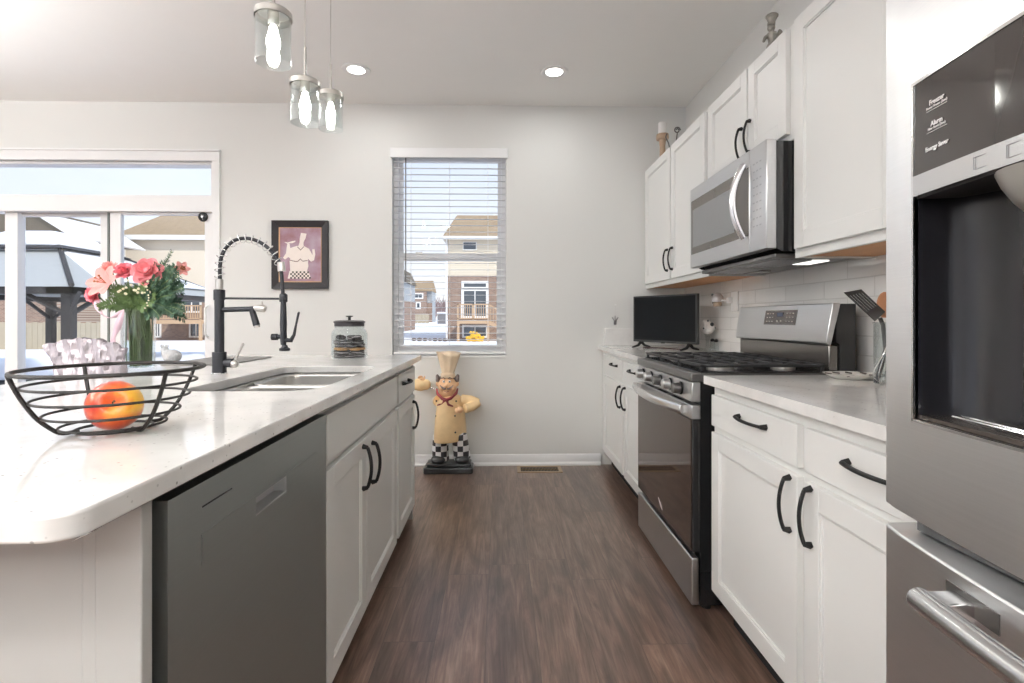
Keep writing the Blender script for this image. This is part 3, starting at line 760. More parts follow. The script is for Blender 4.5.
# ================================================================== UPPER CABINETS
TOPZ = 2.2475
def upper(label, yr, doors, zb, zd, fronts_x=1.10):
    y0, y1 = yr; t = thing('wall_cabinet', label, 'cabinet', (1.27, (y0+y1)/2, zb))
    MB().box(fronts_x+.0195, XR-.003, y0, y1, zb+.018, TOPZ).out('carcass', M['cab'], t)
    s = MB(); s.box(fronts_x+.0195, fronts_x+.038, y0, y1, zb, zb+.0185); s.box(fronts_x+.038, XR-.003, y0, y0+.014, zb, zb+.0185); s.box(fronts_x+.038, XR-.003, y1-.014, y1, zb, zb+.0185)
    s.out('bottom_rail', M['cab'], t)
    if zb < 1.5: MB().box(fronts_x+.038, XR-.014, y0+.014, y1-.014, zb+.006, zb+.0178).out('underside', M['birch'], t, label='bare birch plywood underside')
    for (a, b, hy, hz) in doors:
        s = MB(); shaker(s, fronts_x, -1, a, b, zd, 2.238); o = s.out('door', M['cab'], t, bev=.0018)
        if hy: pull(fronts_x, -1, hy, hz, .13, True, o)
upper('white wall cabinet in the far corner above the television', (2.735, 3.94), [(3.325, 3.895, 3.36, 1.505), (2.757, 3.297, 3.262, 1.505)], 1.350, 1.380)
upper('short white wall cabinet directly above the microwave', (1.935, 2.731), [(2.278, 2.706, 2.318, 1.915), (1.962, 2.264, 2.240, 1.922)], 1.807, 1.832)
upper('tall white wall cabinet beside the refrigerator', (1.0, 1.930), [(1.40, 1.906, None, 0), (1.02, 1.39, None, 0)], 1.350, 1.381)

# ================================================================== REFRIGERATOR
FY0, FY1 = -.138, .769
fr = thing('refrigerator', 'stainless steel french door refrigerator with an ice and water dispenser', 'refrigerator', (1.0, .31, 0))
YM = .31
def xf(y): return .577-.037*(1-((y-YM)/.455)**2)
MB().box(.665, XR-.02, FY0, FY1, .04, 1.79).out('body', mat('fridge_side', (.20, .20, .21), .45, .4), fr)
for x in (.72, 1.35):
    for y in (FY0+.05, FY1-.05): MB().cyl((x, y, 0), (x, y, .045), .02, n=12).out('foot', M['black'], fr)
def strip(s, y0, y1, z0, z1, n=8, back=.09, rnd=()):
    """curved door segment as an extruded outline in plan"""
    P_ = []
    for i in range(n+1):
        y = y1+(y0-y1)*i/n; P_.append((xf(y), y))
    if 'far' in rnd:
        r = .016; P_ = [p for p in P_ if p[1] < y1-r]
        cx = xf(y1)+r; P_ = [(cx-math.cos(a)*r, y1-r+math.sin(a)*r) for a in [PI/2-i*PI/2/6 for i in range(7)]]+P_
    if 'near' in rnd:
        r = .016; P_ = [p for p in P_ if p[1] > y0+r]
        cx = xf(y0)+r; P_ = P_+[(cx-math.cos(a)*r, y0+r-math.sin(a)*r) for a in [i*PI/2/6 for i in range(7)]]
    P_ = P_+[(xf(y0)+back, y0), (xf(y1)+back, y1)]
    s.prism(P_, 'z', z0, z1)
ZT, ZS, ZF = 1.80, .846, .812
dy0, dy1, dz0, dz1 = .365, .690, .984, 1.437
s = MB()
strip(s, dy1, FY1, ZS, ZT, 5, .088, ('far',)); strip(s, dy0, dy1, dz1, ZT, 8, .088); strip(s, dy0, dy1, ZS, dz0, 8, .088); strip(s, YM+.003, dy0, ZS, ZT, 3, .088)
ld = s.out('door', M['fridge'], fr, ang=30)
s = MB(); strip(s, FY0, YM-.003, ZS, ZT, 10, .088, ('near',)); rd = s.out('door', M['fridge'], fr, ang=30)
for o, y in ((ld, YM+.045), (rd, YM-.045)):
    s = MB(); s.tube([(xf(y)-.006, y, .95), (xf(y)-.055, y, .99), (xf(y)-.06, y, 1.35), (xf(y)-.055, y, 1.70), (xf(y)-.006, y, 1.74)], .013, 12); s.out('handle', M['fridge'], o)
s = MB(); strip(s, FY0, FY1, .09, ZF, 22, .088, ('far', 'near')); fd = s.out('freezer_drawer', M['fridge'], fr, ang=30, bev=.003)
MB().box(xf(.6)+.05, .665, FY0+.01, FY1-.035, ZF+.002, ZS-.002).out('gasket', mat('gasket_grey', (.1, .1, .1), .6), fr)
s = MB(); P_ = []
for i in range(21):
    y = -.02+(.625+.02)*i/20; P_.append((xf(y)-.042, y, .775))
s.tube(P_, .0145, 16)
for y in (.0, .604): s.box(xf(y)-.042, xf(y)+.001, y-.016, y+.016, .764, .787)
s.out('handle', mat('fridge_handle', (.66, .66, .66), .26, 1), fd, bev=.002, label='long horizontal tubular handle')
# thin grey plate on the drawer front, behind the bar
s = MB(); n = 10; A = []
for i in range(n+1):
    y = .555+(.632-.555)*i/n; A.append(y)
for a, b in zip(A[:-1], A[1:]): s.prism([(xf(a)-.0012, a), (xf(a)+.001, a), (xf(b)+.001, b), (xf(b)-.0012, b)], 'z', .770, .794)
s.out('handle_backplate', M['greysteel'], fd)
# dispenser
def curved_sheet(s, y0, y1, z0, z1, off, th=.004, n=10):
    for i in range(n):
        a = y0+(y1-y0)*i/n; b = y0+(y1-y0)*(i+1)/n
        s.prism([(xf(a)-off, a), (xf(a)-off+th, a), (xf(b)-off+th, b), (xf(b)-off, b)], 'z', z0, z1)
s = MB(); curved_sheet(s, dy0, dy1, 1.3135, dz1, .0015, .012); pn = s.out('display_panel', M['blackglass'], ld, weld=True)
s = MB()      # bright chamfered frame
curved_sheet(s, dy0, dy1, dz1, dz1+.004, .003, .01); curved_sheet(s, dy0, dy1, dz0-.004, dz0, .003, .03)
s.box(xf(dy1)-.003, xf(dy1)+.03, dy1, dy1+.003, dz0-.004, dz1+.004); s.box(xf(dy0)-.003, xf(dy0)+.03, dy0-.003, dy0, dz0-.004, dz1+.004)
s.out('dispenser_frame', mat('bright_trim', (.8, .8, .8), .18, 1), ld)
s = MB(); curved_sheet(s, dy0, dy1, 1.286, 1.3135, .003, .035); s.out('button_strip', mat('satin_strip', (.7, .7, .7), .25, .9), ld, weld=True)
s = MB()
for y in (.573, .530, .470):
    x = xf(y)-.0045; a, b = y-.013, y+.013
    for (c, d, e0, e1) in ((a, b, 1.293, 1.2934), (a, b, 1.3069, 1.3073), (a, a+.0005, 1.2934, 1.3069), (b-.0005, b, 1.2934, 1.3069)): s.box(x+.0012, x+.0022, c, d, e0, e1)
s.out('button_outline', mat('outline_grey', (.25, .25, .25), .4, .6), ld)
# alcove: concave dark shell
s = MB(); rows = []
for z in (dz0, 1.02, 1.1, 1.2, 1.286):
    row = []
    for i in range(17):
        a = PI*i/16; y = (dy0+dy1)/2+math.cos(a)*(dy1-dy0)/2*1.0; dep = (math.sin(a)**.55)*(.085 if z > 1.0 else .08)
        row.append(s.bm.verts.new((xf(y)+.004+dep, y, z)))
    rows.append(row)
for i in range(4):
    for j in range(16): s.bm.faces.new((rows[i][j], rows[i][j+1], rows[i+1][j+1], rows[i+1][j]))
o = s.out('dispenser_alcove', mat('alcove_dark', (.012, .012, .014), .14, 0, spec=.4), ld, ang=60)
s = MB(); Q = [(xf(dy0+(dy1-dy0)*i/8)+.003, dy0+(dy1-dy0)*i/8) for i in range(9)]
s.prism(Q+[(.65, dy1-.03), (.66, (dy0+dy1)/2), (.65, dy0+.03)], 'z', dz0, dz0+.006); s.out('drip_tray', mat('tray', (.10, .085, .075), .2, .6), ld)
s = MB(); Q2 = [(xf(.45+.2*i/6)+.022, .45+.2*i/6) for i in range(7)]
s.tube([(x, y, dz0+.010) for x, y in Q2], .0018, 6); s.tube([(x+.012, y, dz0+.010) for x, y in Q2], .0018, 6); s.out('tray_rail', M['chrome'], ld)
s = MB(); s.prism(Q+[(.66, dy1-.02), (.66, dy0+.02)], 'z', 1.283, 1.287); s.out('alcove_roof', M['void'], ld)
s = MB(); s.lathe([(.062, 1.284), (.056, 1.268), (.046, 1.250), (.038, 1.240), (.030, 1.239)], (.606, .531, 0), 28); s.out('ice_chute', mat('chute_grey', (.42, .41, .38), .35, .5), ld, ang=50)
# printed words on the black panel (read from the aisle)
WHT = mat('print_white', (.75, .75, .74), .5)
def word(y, z, body, size, fat=.00012):
    sl_ = (xf(y+.01)-xf(y-.01))/.02
    text('lettering', body, size, (xf(y)-.0026, y, z), (-sl_, -1, 0), (0, 0, 1), WHT, pn, .0002, xs=.92, fat=fat)
word(.646, 1.4005, 'Freezer', .0092, .0002); word(.646, 1.3945, 'Power Freeze (3sec)', .0048, .00006)
word(.646, 1.3725, 'Alarm', .0092, .0002); word(.646, 1.3668, 'Filter Reset (3sec)', .0046, .00006)
word(.646, 1.3415, 'Energy Saver', .0084, .0002)
s = MB()
for z in (1.3905, 1.3625): curved_sheet(s, .629, .664, z, z+.0006, .0026, .001, 3)
s.out('underline', WHT, pn)

# ================================================================== LIGHT FITTINGS
EM = mat('lamp_diffuser', (.9, .9, .88), .4, emit=(1, .97, .92), es=5.0)
def downlight(x, y, label, watts=LAMP_W, grp=None):
    t = thing('recessed_light', label, 'ceiling light', (x, y, HC-.012), grp)
    MB().lathe([(.058, -.004), (.080, -.010), (.090, -.006), (.092, -.0005), (.058, -.0005)], (x, y, HC), 36).out('trim_ring', M['trim'], t)
    MB().lathe([(.0, -.0045), (.057, -.0045), (.057, -.002), (.0, -.002)], (x, y, HC), 36, cap=False).out('diffuser', EM, t)
    lamp_light(x, y, -.012, watts, t)
downlight(-.945, 3.40, 'round recessed ceiling light above the window, nearer the pendants', 2.5)
downlight(.357, 3.40, 'round recessed ceiling light to the side of the window, nearer the wall cabinets', 2.5)
for x, y in ((-2.9, .6), (-4.9, .6), (-.945, -.9), (-2.9, -1.2), (-4.9, -1.2), (.357, -2.4), (-1.6, -2.9), (-3.6, -2.9), (-5.4, -2.9), (-5.2, 2.6)):  # unseen downlights, added to raise the room's brightness
    downlight(x, y, 'unseen round recessed fill light added in the open room', grp='added fill lights out of the picture')

BULB = mat('bulb_glow', (1, 1, 1), .3, emit=(1, .95, .88), es=24)
def pendant(x, y, zb, d, label):
    """zb = bottom of the glass shade"""
    R = .058; h = .185; zt = zb+h
    t = thing('pendant_lamp', label, 'pendant light', (x, y, zb), 'clear glass pendants over the island')
    s = MB(); s.lathe([(R, zb), (R, zt-.012), (R-.003, zt-.012), (R-.003, zb), (R, zb)], (x, y, 0), 36, cap=False); s.out('glass_shade', M['glasst'], t)
    s = MB(); s.lathe([(R+.003, zt-.03), (R+.003, zt-.010), (R-.004, zt-.004), (.022, zt-.002), (.020, zt-.004), (R-.006, zt-.012), (R-.0005, zt-.03)], (x, y, 0), 36, cap=False)
    s.out('shade_cap', M['nickel'], t)
    MB().lathe([(.017, zt-.055), (.019, zt-.05), (.019, zt-.004), (.012, zt+.012), (.0, zt+.012)], (x, y, 0), 24, cap=False).out('socket', M['nickel'], t)
    MB().cyl((x, y, zt+.010), (x, y, zt+.135), .006, n=14).out('stem', M['nickel'], t)
    MB().cyl((x, y, zt+.13), (x, y, HC-.02), .0018, n=8).out('cord', M['nickel'], t)
    MB().lathe([(.055, -.0005), (.055, -.016), (.02, -.024), (.0, -.024)], (x, y, HC), 32, cap=False).out('canopy', M['nickel'], t)
    s = MB(); s.lathe([(.008, zt-.052), (.013, zt-.062), (.016, zt-.08), (.023, zt-.105), (.022, zt-.125), (.014, zt-.143), (.0, zt-.150)], (x, y, 0), 24, cap=False); s.out('bulb', BULB, t, ang=80)
pendant(-.785, 1.80, 2.003, 0, 'clear glass pendant light hanging highest, closest to the camera')
pendant(-.815, 2.17, 1.935, 0, 'clear glass pendant light hanging lowest, middle of the three')
pendant(-.833, 2.55, 2.050, 0, 'clear glass pendant light furthest down the island, nearest the window')

# unseen standing uplights, added to brighten the ceiling and room
def fill_uplight(x, y, label, watts):
    t = thing('added_uplight', label, 'added fill light', (x, y, 0))
    MB().lathe([(.14, 0), (.14, .015), (.03, .03)], (x, y, 0), 28).out('base', M['nickel'], t)
    MB().cyl((x, y, .02), (x, y, 1.74), .012, n=14).out('pole', M['nickel'], t)
    MB().lathe([(.02, 1.72), (.10, 1.76), (.16, 1.84), (.157, 1.842), (.098, 1.765), (.0, 1.735)], (x, y, 0), 32, cap=False).out('shade', M['white'], t)
    l = bpy.data.lights.new('lamp_light', 'AREA'); l.shape = 'DISK'; l.size = .22; l.energy = watts; l.color = (1, .995, .985)
    o = bpy.data.objects.new('lamp_light', l); COL.objects.link(o); o.location = (0, 0, 1.80); o.rotation_euler = (PI, 0, 0); o.parent = t
fill_uplight(-1.2, -1.7, 'added unseen fill uplight behind the camera, on the island side', 130)
fill_uplight(.9, -1.6, 'added unseen fill uplight behind the camera, on the refrigerator side', 85)
fill_uplight(-4.4, -.8, 'added unseen fill uplight in the open room to the side', 200)
fill_uplight(-3.6, 1.3, 'added unseen fill uplight beside the dining side of the island', 120)

# ================================================================== FAUCET
fx, fy = -1.048, 1.946
fa = thing('kitchen_faucet', 'tall matte black spring pull-down faucet standing behind the sink', 'faucet', (fx, fy, .914))
k = 1.92/515
def fz(py): return CAM_H+(HOR-py)*k
def fX(px): return fx+(px-220.5)*k*1.0
BK = mat('matte_black', (.018, .019, .024), .42, .2, noise_amt=.05)
MB().lathe([(.0, 0), (.027, 0), (.027, .004), (.025, .006), (.0, .006)], (fx, fy, .9142), 28, cap=False).out('base_ring', M['chrome'], fa)
MB().lathe([(.0245, .006), (.0245, .081), (.0235, .082), (0.017, .082)], (fx, fy, .9142), 28).out('base', BK, fa)
s = MB(); s.lathe([(.0165, .99), (.0165, fz(300)), (.0195, fz(300)), (.0195, fz(290)), (.017, fz(289.5))], (fx, fy, 0), 24); s.out('column', BK, fa)
MB().lathe([(.0135, fz(290)), (.0135, fz(279.5)), (.011, fz(279))], (fx, fy, 0), 24).out('collar', M['nickel'], fa)
# hose arch
H = [(221, 279), (221, 268), (222, 259), (225, 251), (229, 245.5), (235, 240.5), (243, 238.3), (251, 238.6), (259, 241.2), (266, 245.5), (272, 251), (277, 257.5), (280.5, 264), (281.5, 270), (282.5, 280), (283.5, 293)]
Hp = [Vector((fX(a), fy, fz(b))) for a, b in H]
def catmull(P_, m=6):
    o = []
    for i in range(len(P_)-1):
        a, b, c, d = P_[max(i-1, 0)], P_[i], P_[i+1], P_[min(i+2, len(P_)-1)]
        for j in range(m):
            t = j/m; o.append(.5*((2*b)+(c-a)*t+(2*a-5*b+4*c-d)*t*t+(3*b-a-3*c+d)*t**3))
    return o+[P_[-1]]
hc = catmull(Hp, 8)
MB().tube(hc, .0068, 12).out('hose', BK, fa)
# coil spring around the arch
cut = catmull(Hp[:13], 20); s = MB(); pts = []; L_ = [0]
for a, b in zip(cut[:-1], cut[1:]): L_.append(L_[-1]+(b-a).length)
turns = 15
for i, p in enumerate(cut):
    d = (cut[min(i+1, len(cut)-1)]-cut[max(i-1, 0)]).normalized(); u = Vector((0, 1, 0)); v = d.cross(u)
    for j in range(2):
        f_ = L_[i]/L_[-1]*turns*2*PI+j*0
        if j == 0: pts.append(p+(u*math.cos(f_)+v*math.sin(f_))*.0165)
s.tube(catmull(pts, 2), .0017, 6); s.out('spring', M['chrome'], fa)
MB().cyl((fX(281.5), fy, fz(262)), (fX(282.3), fy, fz(271)), .0135, .014, 18).out('hose_nut', M['nickel'], fa)
# holder arm and spray head
MB().tube([(fx, fy, fz(298.3)), (fX(280), fy, fz(298.7))], .0042, 10).out('holder_arm', BK, fa)
sp = MB(); sp.lathe([(.0135, fz(302)), (.0145, fz(301)), (.0145, fz(295)), (.0125, fz(294)), (.007, fz(293))], (fX(284), fy, 0), 20); sp.out('holder_ring', BK, fa)
s = MB(); s.tube([(fX(284), fy, fz(y_)) for y_ in (302, 308, 316, 324, 332, 337, 345)], [.0095, .0105, .0115, .0125, .0115, .0125, .0095], 16)
s.tube([(fX(285.2), fy, fz(y_)) for y_ in (345, 347.5, 348.5, 350.5, 351)], [.0095, .012, .019, .0195, .017], 22)
s.tube([(fX(284), fy, fz(336.5)), (fX(277), fy, fz(337))], [.009, .008], 12); s.tube([(fX(278), fy, fz(337)), (fX(272.6), fy, fz(337))], [.0125, .0125], 14)
hd = s.out('spray_head', BK, fa)
s = MB(); s.tube([(fX(286), fy, fz(340)), (fX(291.5), fy, fz(340.5)), (fX(294.5), fy, fz(335)), (fX(296.5), fy, fz(325)), (fX(299), fy, fz(313)), (fX(299.8), fy, fz(312))], [.009, .009, .0058, .004, .0045, .003], 10)
s.out('lever', BK, hd)
# pot-filler spout
s = MB(); s.tube([(fx+.01, fy, fz(309.8)), (fX(250), fy, fz(309)), (fX(257), fy, fz(308.5))], [.0098, .0098, .0108], 16)
s.tube([(fX(252.5), fy, fz(309)), (fX(257.5), fy, fz(325.5))], [.0105, .0125], 16); spt = s.out('spout', BK, fa)
s = MB(); s.tube([(fX(257.5), fy, fz(325.5)), (fX(258), fy, fz(327.5))], [.011, .0105], 16); s.out('aerator', M['nickel'], spt)
s = MB(); s.tube([(fX(255.5), fy, fz(308)), (fX(258), fy, fz(308)), (fX(264), fy, fz(308.5)), (fX(266), fy, fz(309))], [.0105, .0138, .0138, .011], 18); s.tube([(fX(262.5), fy, fz(304)), (fX(263), fy, fz(301.5))], .003, 8)
s.out('diverter_knob', M['nickel'], spt)
# side lever
s = MB(); s.tube([(fx+.02, fy, fz(363)), (fX(234), fy, fz(363))], [.0155, .0175], 18); s.out('valve', BK, fa)
s = MB(); s.ball((fX(236), fy-.004, fz(364)), .0155, 18); s.tube([(fX(236), fy-.004, fz(361)), (fX(244.5), fy-.004, fz(343.5))], [.0042, .005], 10); s.out('lever', M['nickel'], fa)

# ================================================================== COOKIE JAR
jx, jy = -.772, 2.655
t = thing('cookie_jar', 'clear glass cookie jar with dark metal lid near the island corner', 'jar', (jx, jy, .9145))
s = MB(); s.lathe([(.078, 0), (.088, .006), (.090, .02), (.090, .128), (.084, .146), (.073, .154), (.073, .166), (.070, .166), (.070, .152), (.081, .144), (.0865, .127), (.0865, .02), (.080, .008), (0, .008)], (jx, jy, .9145), 44, cap=False)
s.out('glass', M['glasst'], t, ang=60)
s = MB(); s.lathe([(.0, .1665), (.074, .1665), (.074, .184), (.079, .187), (.079, .191), (.068, .197), (0, .199)], (jx, jy, .9145), 40, cap=False); l_ = s.out('lid', mat('jar_lid', (.06, .055, .058), .35, .6), t)
MB().lathe([(.007, .199), (.007, .214), (.018, .217), (.018, .221), (0, .222)], (jx, jy, .9145), 24, cap=False).out('lid_knob', M['black'], l_)
DARK = mat('dark_cookie', (.035, .026, .026), .7, noise_amt=.3, noise_scale=60, bump=.4, bump_scale=200)
CREAM = mat('cream_filling', (.42, .38, .38), .6); GOLD = mat('golden_cookie', S((214, 160, 98)), .7, noise_amt=.2, noise_scale=70, bump=.3, bump_scale=160)
def cookie(name, m, x, y, z, r, lab, cat='cookie', grp=None, rot=0, tilt=0, filling=True):
    t = thing(name, lab, cat, (x, y, z), grp)
    s = MB(); s.lathe([(r-.003, 0), (r, .002), (r, .005), (r-.002, .0065), (r-.0021, .010), (r, .0115), (r, .0145), (r-.003, .0165)] if filling else [(r-.006, 0), (r, .004), (r-.002, .011), (r*.5, .015), (0.001, .0155)], (x, y, z), 26)
    s.out('wafer', m, t)
    if filling: MB().lathe([(r-.0015, .0062), (r-.0015, .0103)], (x, y, z), 26).out('filling', CREAM, t)
    t.rotation_euler = (tilt, tilt*.6, rot)
    return t
lay = 0
for li, z in enumerate((.006, .0235, .058, .0755)):
    for j in range(5):
        a = 2*PI*j/5+li*.7
        cookie('sandwich_cookie', DARK, jx+math.cos(a)*.052, jy+math.sin(a)*.052, .9145+.004+z, .026+.001*(li % 2), 'dark chocolate sandwich cookie in the glass cookie jar', 'cookie', 'dark cookies in the jar', a)
for j in range(5):
    a = -PI/2-.42+2*PI*j/5
    nm = ('golden round cookie in the middle band of the jar, the one under the lid knob side nearest the sink', 'golden round cookie in the middle band of the jar, on the side nearest the window')
    if j in (0, 1): lb = nm[j if j < 2 else 0]
    else: lb = 'golden round cookie around the back of the jar'
    cookie('golden_cookie', GOLD, jx+math.cos(a)*.054, jy+math.sin(a)*.054, .9145+.0455, .028, ('golden cookie low in the jar, on the sink side', 'golden cookie low in the jar, on the window side', 'golden cookie low in the jar, at its back')[min(j, 2)], 'cookie', 'golden cookies in the jar', a, filling=False)
for j, (dx, dy, tl) in enumerate(((-.035, -.03, .35), (.042, -.02, -.3), (.0, .045, .2))):
    cookie('sandwich_cookie', DARK, jx+dx, jy+dy, .9145+.100, .026, ('dark cookie leaning on top of the jar heap, sink side', 'dark cookie leaning on top of the jar heap, window side', 'dark cookie on top of the jar heap, at the back')[j], 'cookie', 'dark cookies in the jar', 0, tl)

# ================================================================== FRUIT BOWL AND APPLE
bx, by, bz = -.712, .968, .9145
wb = thing('fruit_bowl', 'round black wire fruit bowl standing on the island', 'bowl', (bx, by, bz))
WIRE = mat('bowl_wire', (.014, .012, .011), .5, 0, spec=.3)
def prof(u): # u 0 bottom..1 rim
    return (.078+.105*math.sin(u*PI/2)**.9 if u > 0 else .078, .004+.110*(1-math.cos(u*PI/2))**.85 if u > 0 else .004)
PR = [(.058, .005), (.083, .012), (.105, .035), (.121, .062), (.133, .088), (.142, .113)]
def circ(r, z, n=56): return [(bx+math.cos(2*PI*i/n)*r, by+math.sin(2*PI*i/n)*r, bz+z) for i in range(n)]
s = MB(); s.tube(circ(.142, .113), .0036, 8, closed=True); s.out('rim', WIRE, wb)
for r, z in PR[1:5]:
    s = MB(); s.tube(circ(r-.003, z), .0024, 8, closed=True); s.out('ring', WIRE, wb)
s = MB(); s.tube(circ(.058, .005), .0026, 8, closed=True); s.out('base_ring', WIRE, wb)
for a in (-2.28, -.42, 1.0, 2.55):
    pr = catmull([Vector((r, 0, z)) for r, z in [(.050, .0075), (.070, .006)]+PR[1:]], 4)
    s = MB(); s.tube([(bx+math.cos(a)*(p.x+.001), by+math.sin(a)*(p.x+.001), bz+p.z) for p in pr], .0036, 8); s.out('rib', WIRE, wb)

def apple_mat():
    m = mat('apple_skin', (.8, .4, .1), .28, coat=.3); n = m.node_tree; b = n.nodes['Principled BSDF']; L = n.links.new
    t = n.nodes.new('ShaderNodeTexCoord'); z = n.nodes.new('ShaderNodeTexNoise'); z.inputs['Scale'].default_value = 18; z.inputs['Detail'].default_value = 6
    p = n.nodes.new('ShaderNodeMapping'); p.inputs['Scale'].default_value = (1, 1, 1); L(t.outputs['Object'], p.inputs[0]); L(p.outputs[0], z.inputs[0])
    g = n.nodes.new('ShaderNodeSeparateXYZ'); L(t.outputs['Object'], g.inputs[0])
    a = n.nodes.new('ShaderNodeMath'); a.operation = 'MULTIPLY_ADD'; a.inputs[1].default_value = -6.5; L(g.outputs['X'], a.inputs[0]); L(z.outputs[0], a.inputs[2])
    a2 = n.nodes.new('ShaderNodeMath'); a2.operation = 'MULTIPLY_ADD'; a2.inputs[1].default_value = -3; L(g.outputs['Z'], a2.inputs[0]); L(a.outputs[0], a2.inputs[2])
    r = n.nodes.new('ShaderNodeValToRGB'); L(a2.outputs[0], r.inputs[0]); e = r.color_ramp.elements
    e[0].position = .18; e[0].color = S((236, 180, 60)); e[1].position = .62; e[1].color = S((178, 40, 26)); x = e.new(.38); x.color = S((216, 96, 38))
    L(r.outputs[0], b.inputs['Base Color']); return m
ax_, ay, az = -.702, .955, .9145+.0475
ap = thing('apple', 'ripe red and yellow apple lying inside the wire bowl', 'apple', (ax_, ay, az))
s = MB(); pf = []
for i in range(25):
    a = PI*i/24; r = math.sin(a)**.85*.0440*(1+.06*math.cos(a)); h = math.cos(a)*.043
    h -= .013*math.exp(-(r/.014)**2) if a < PI/2 else -.008*math.exp(-(r/.012)**2)
    pf.append((max(r, .0005), h))
s.lathe(pf[::-1], (ax_, ay, az), 40); s.out('flesh', apple_mat(), ap, ang=80)
MB().tube([(ax_, ay, az+.030), (ax_+.001, ay, az+.040), (ax_+.004, ay, az+.050)], [.0016, .0014, .0022], 8).out('stem', mat('stem_brown', (.09, .05, .025), .7), ap)
ap.rotation_euler = (math.radians(74), 0, math.radians(30))

# ================================================================== FLOWER VASE
vx, vy, vz = KP(139, 368, 2.05).x, 2.05, .9145
va = thing('glass_vase', 'tall clear glass cylinder vase of flowers on the far back of the island', 'vase', (vx, vy, vz))
MB().lathe([(.052, 0), (.054, .01), (.056, .24), (.053, .24), (.051, .018), (0, .018)], (vx, vy, vz), 36, cap=False).out('glass', M['glassc'], va, ang=60)
MB().lathe([(0, .0185), (.0505, .0185), (.0515, .12), (0, .12)], (vx, vy, vz), 30, cap=False).out('water', glass('water', (.93, .96, .95), .9, 0, 1.2), va)
STEM = mat('stem_green', S((92, 112, 70)), .6, noise_amt=.2)
PK = mat('pink_petal', S((228, 132, 138)), .55, noise_amt=.16, noise_scale=30, sheen=.3)
PKD = mat('deep_pink_petal', S((230, 128, 140)), .55, noise_amt=.2, noise_scale=30)
PKL = mat('pale_pink_petal', S((234, 162, 156)), .55, noise_amt=.12, noise_scale=30)
LEAF = mat('fern_green', S((46, 76, 54)), .6, noise_amt=.35, noise_scale=25); LEAF2 = mat('leaf_green', S((92, 116, 66)), .6, noise_amt=.3, noise_scale=25)
kv = 2.03/515
def VP(px, py, dy=0): return KP(px, py, vy+dy)
def petal(s, c, d, up, L, W, curl, n=5):
    """a cupped petal from c along d"""
    d = d.normalized(); side = d.cross(up).normalized(); up = side.cross(d); rows = []
    for i in range(n+1):
        u = i/n; wv = W*math.sin(PI*min(u*.82+.12, 1))**.7; cc = c+d*(L*u*(1-.25*curl*u))+up*(curl*L*u*u)
        rows.append([s.bm.verts.new(cc-side*wv+up*wv*.35), s.bm.verts.new(cc+up*(-.1*wv)), s.bm.verts.new(cc+side*wv+up*wv*.35)])
    for i in range(n):
        for j in range(2): s.bm.faces.new((rows[i][j], rows[i][j+1], rows[i+1][j+1], rows[i+1][j]))
def bloom(name, lab, cat, c, r, m, kind, face=Vector((.25, -.8, .5)), m2=None):
    t = thing(name, lab, cat, tuple(c), 'blooms in the glass vase'); face = face.normalized()
    a0 = face.orthogonal().normalized(); b0 = face.cross(a0)
    rg_ = random.Random(int(c.x*9999))
    s = MB()
    if kind == 'rose':
        for ly, (cnt, rr, el) in enumerate(((3, .30, .95), (5, .52, .8), (6, .78, .55), (7, 1.0, .25))):
            for j in range(cnt):
                a = 2*PI*j/cnt+ly*.6+rg_.uniform(-.15, .15); o = (a0*math.cos(a)+b0*math.sin(a))
                petal(s, c-face*r*.35, (o*(1-el*.75)+face*el).normalized(), (o*-1*.2+face), r*(1.0+.1*rr), r*(.34+.22*rr), -.18+.5*(1-el) if False else -.1)
        s.ball(c-face*r*.05, r*.36, 10)
    elif kind == 'lily':
        for j in range(6):
            a = 2*PI*j/6+.3; o = (a0*math.cos(a)+b0*math.sin(a)); petal(s, c-face*r*.15, (o+face*.35).normalized(), face, r*1.25, r*.42, .08)
    elif kind == 'carnation':
        for ly in range(4):
            for j in range(9):
                a = 2*PI*j/9+ly; o = (a0*math.cos(a)+b0*math.sin(a)); el = .2+ly*.25
                petal(s, c-face*r*.3, (o*(1-el*.6)+face*el).normalized(), face, r*.95, r*.26, rg_.uniform(-.2, .3))
    o = s.out('petals', m, t, ang=70)
    md = o.modifiers.new('solid', 'SOLIDIFY'); md.thickness = .0012
    o.modifiers.new('sub', 'SUBSURF').render_levels = 1
    if kind == 'lily':
        s = MB()
        for j in range(5):
            a = 2*PI*j/5; q = (a0*math.cos(a)+b0*math.sin(a))*r*.22+face*r*.6; s.tube([c, c+q], .0012, 5); s.ball(c+q, .004, 6)
        s.out('stamens', mat('stamen', S((150, 90, 50)), .7), t)
    # stem down into the vase
    e_ = Vector((vx+(c.x-vx)*-.18, vy+(c.y-vy)*-.18+rg_.uniform(-.02, .02), vz+.03)); mid = Vector((vx+(c.x-vx)*.22, vy+(c.y-vy)*.22, vz+.225))
    s = MB(); s.tube(catmull([c-face*r*.4, c.lerp(mid, .5)+Vector((0, 0, -.01)), mid, mid.lerp(e_, .6), e_], 4), .0027, 6); s.out('stem', STEM, t)
bloom('rose', 'large deep pink rose at the top centre of the bouquet', 'flower', VP(147, 271, -.06), .054, PK, 'rose', Vector((.2, -.9, .35)))
bloom('rose', 'deep rose-coloured carnation in the bouquet beside the large rose', 'flower', VP(125, 271, -.05), .044, PKD, 'carnation')
bloom('rose', 'pale pink bloom high on the gazebo side of the bouquet', 'flower', VP(109, 268, -.01), .040, PKL, 'carnation', Vector((-.2, -.6, .7)))
bloom('lily', 'wide open salmon pink lily on the gazebo side of the bouquet', 'flower', VP(106, 283, -.07), .060, PKL, 'lily', Vector((-.2, -.85, .35)))
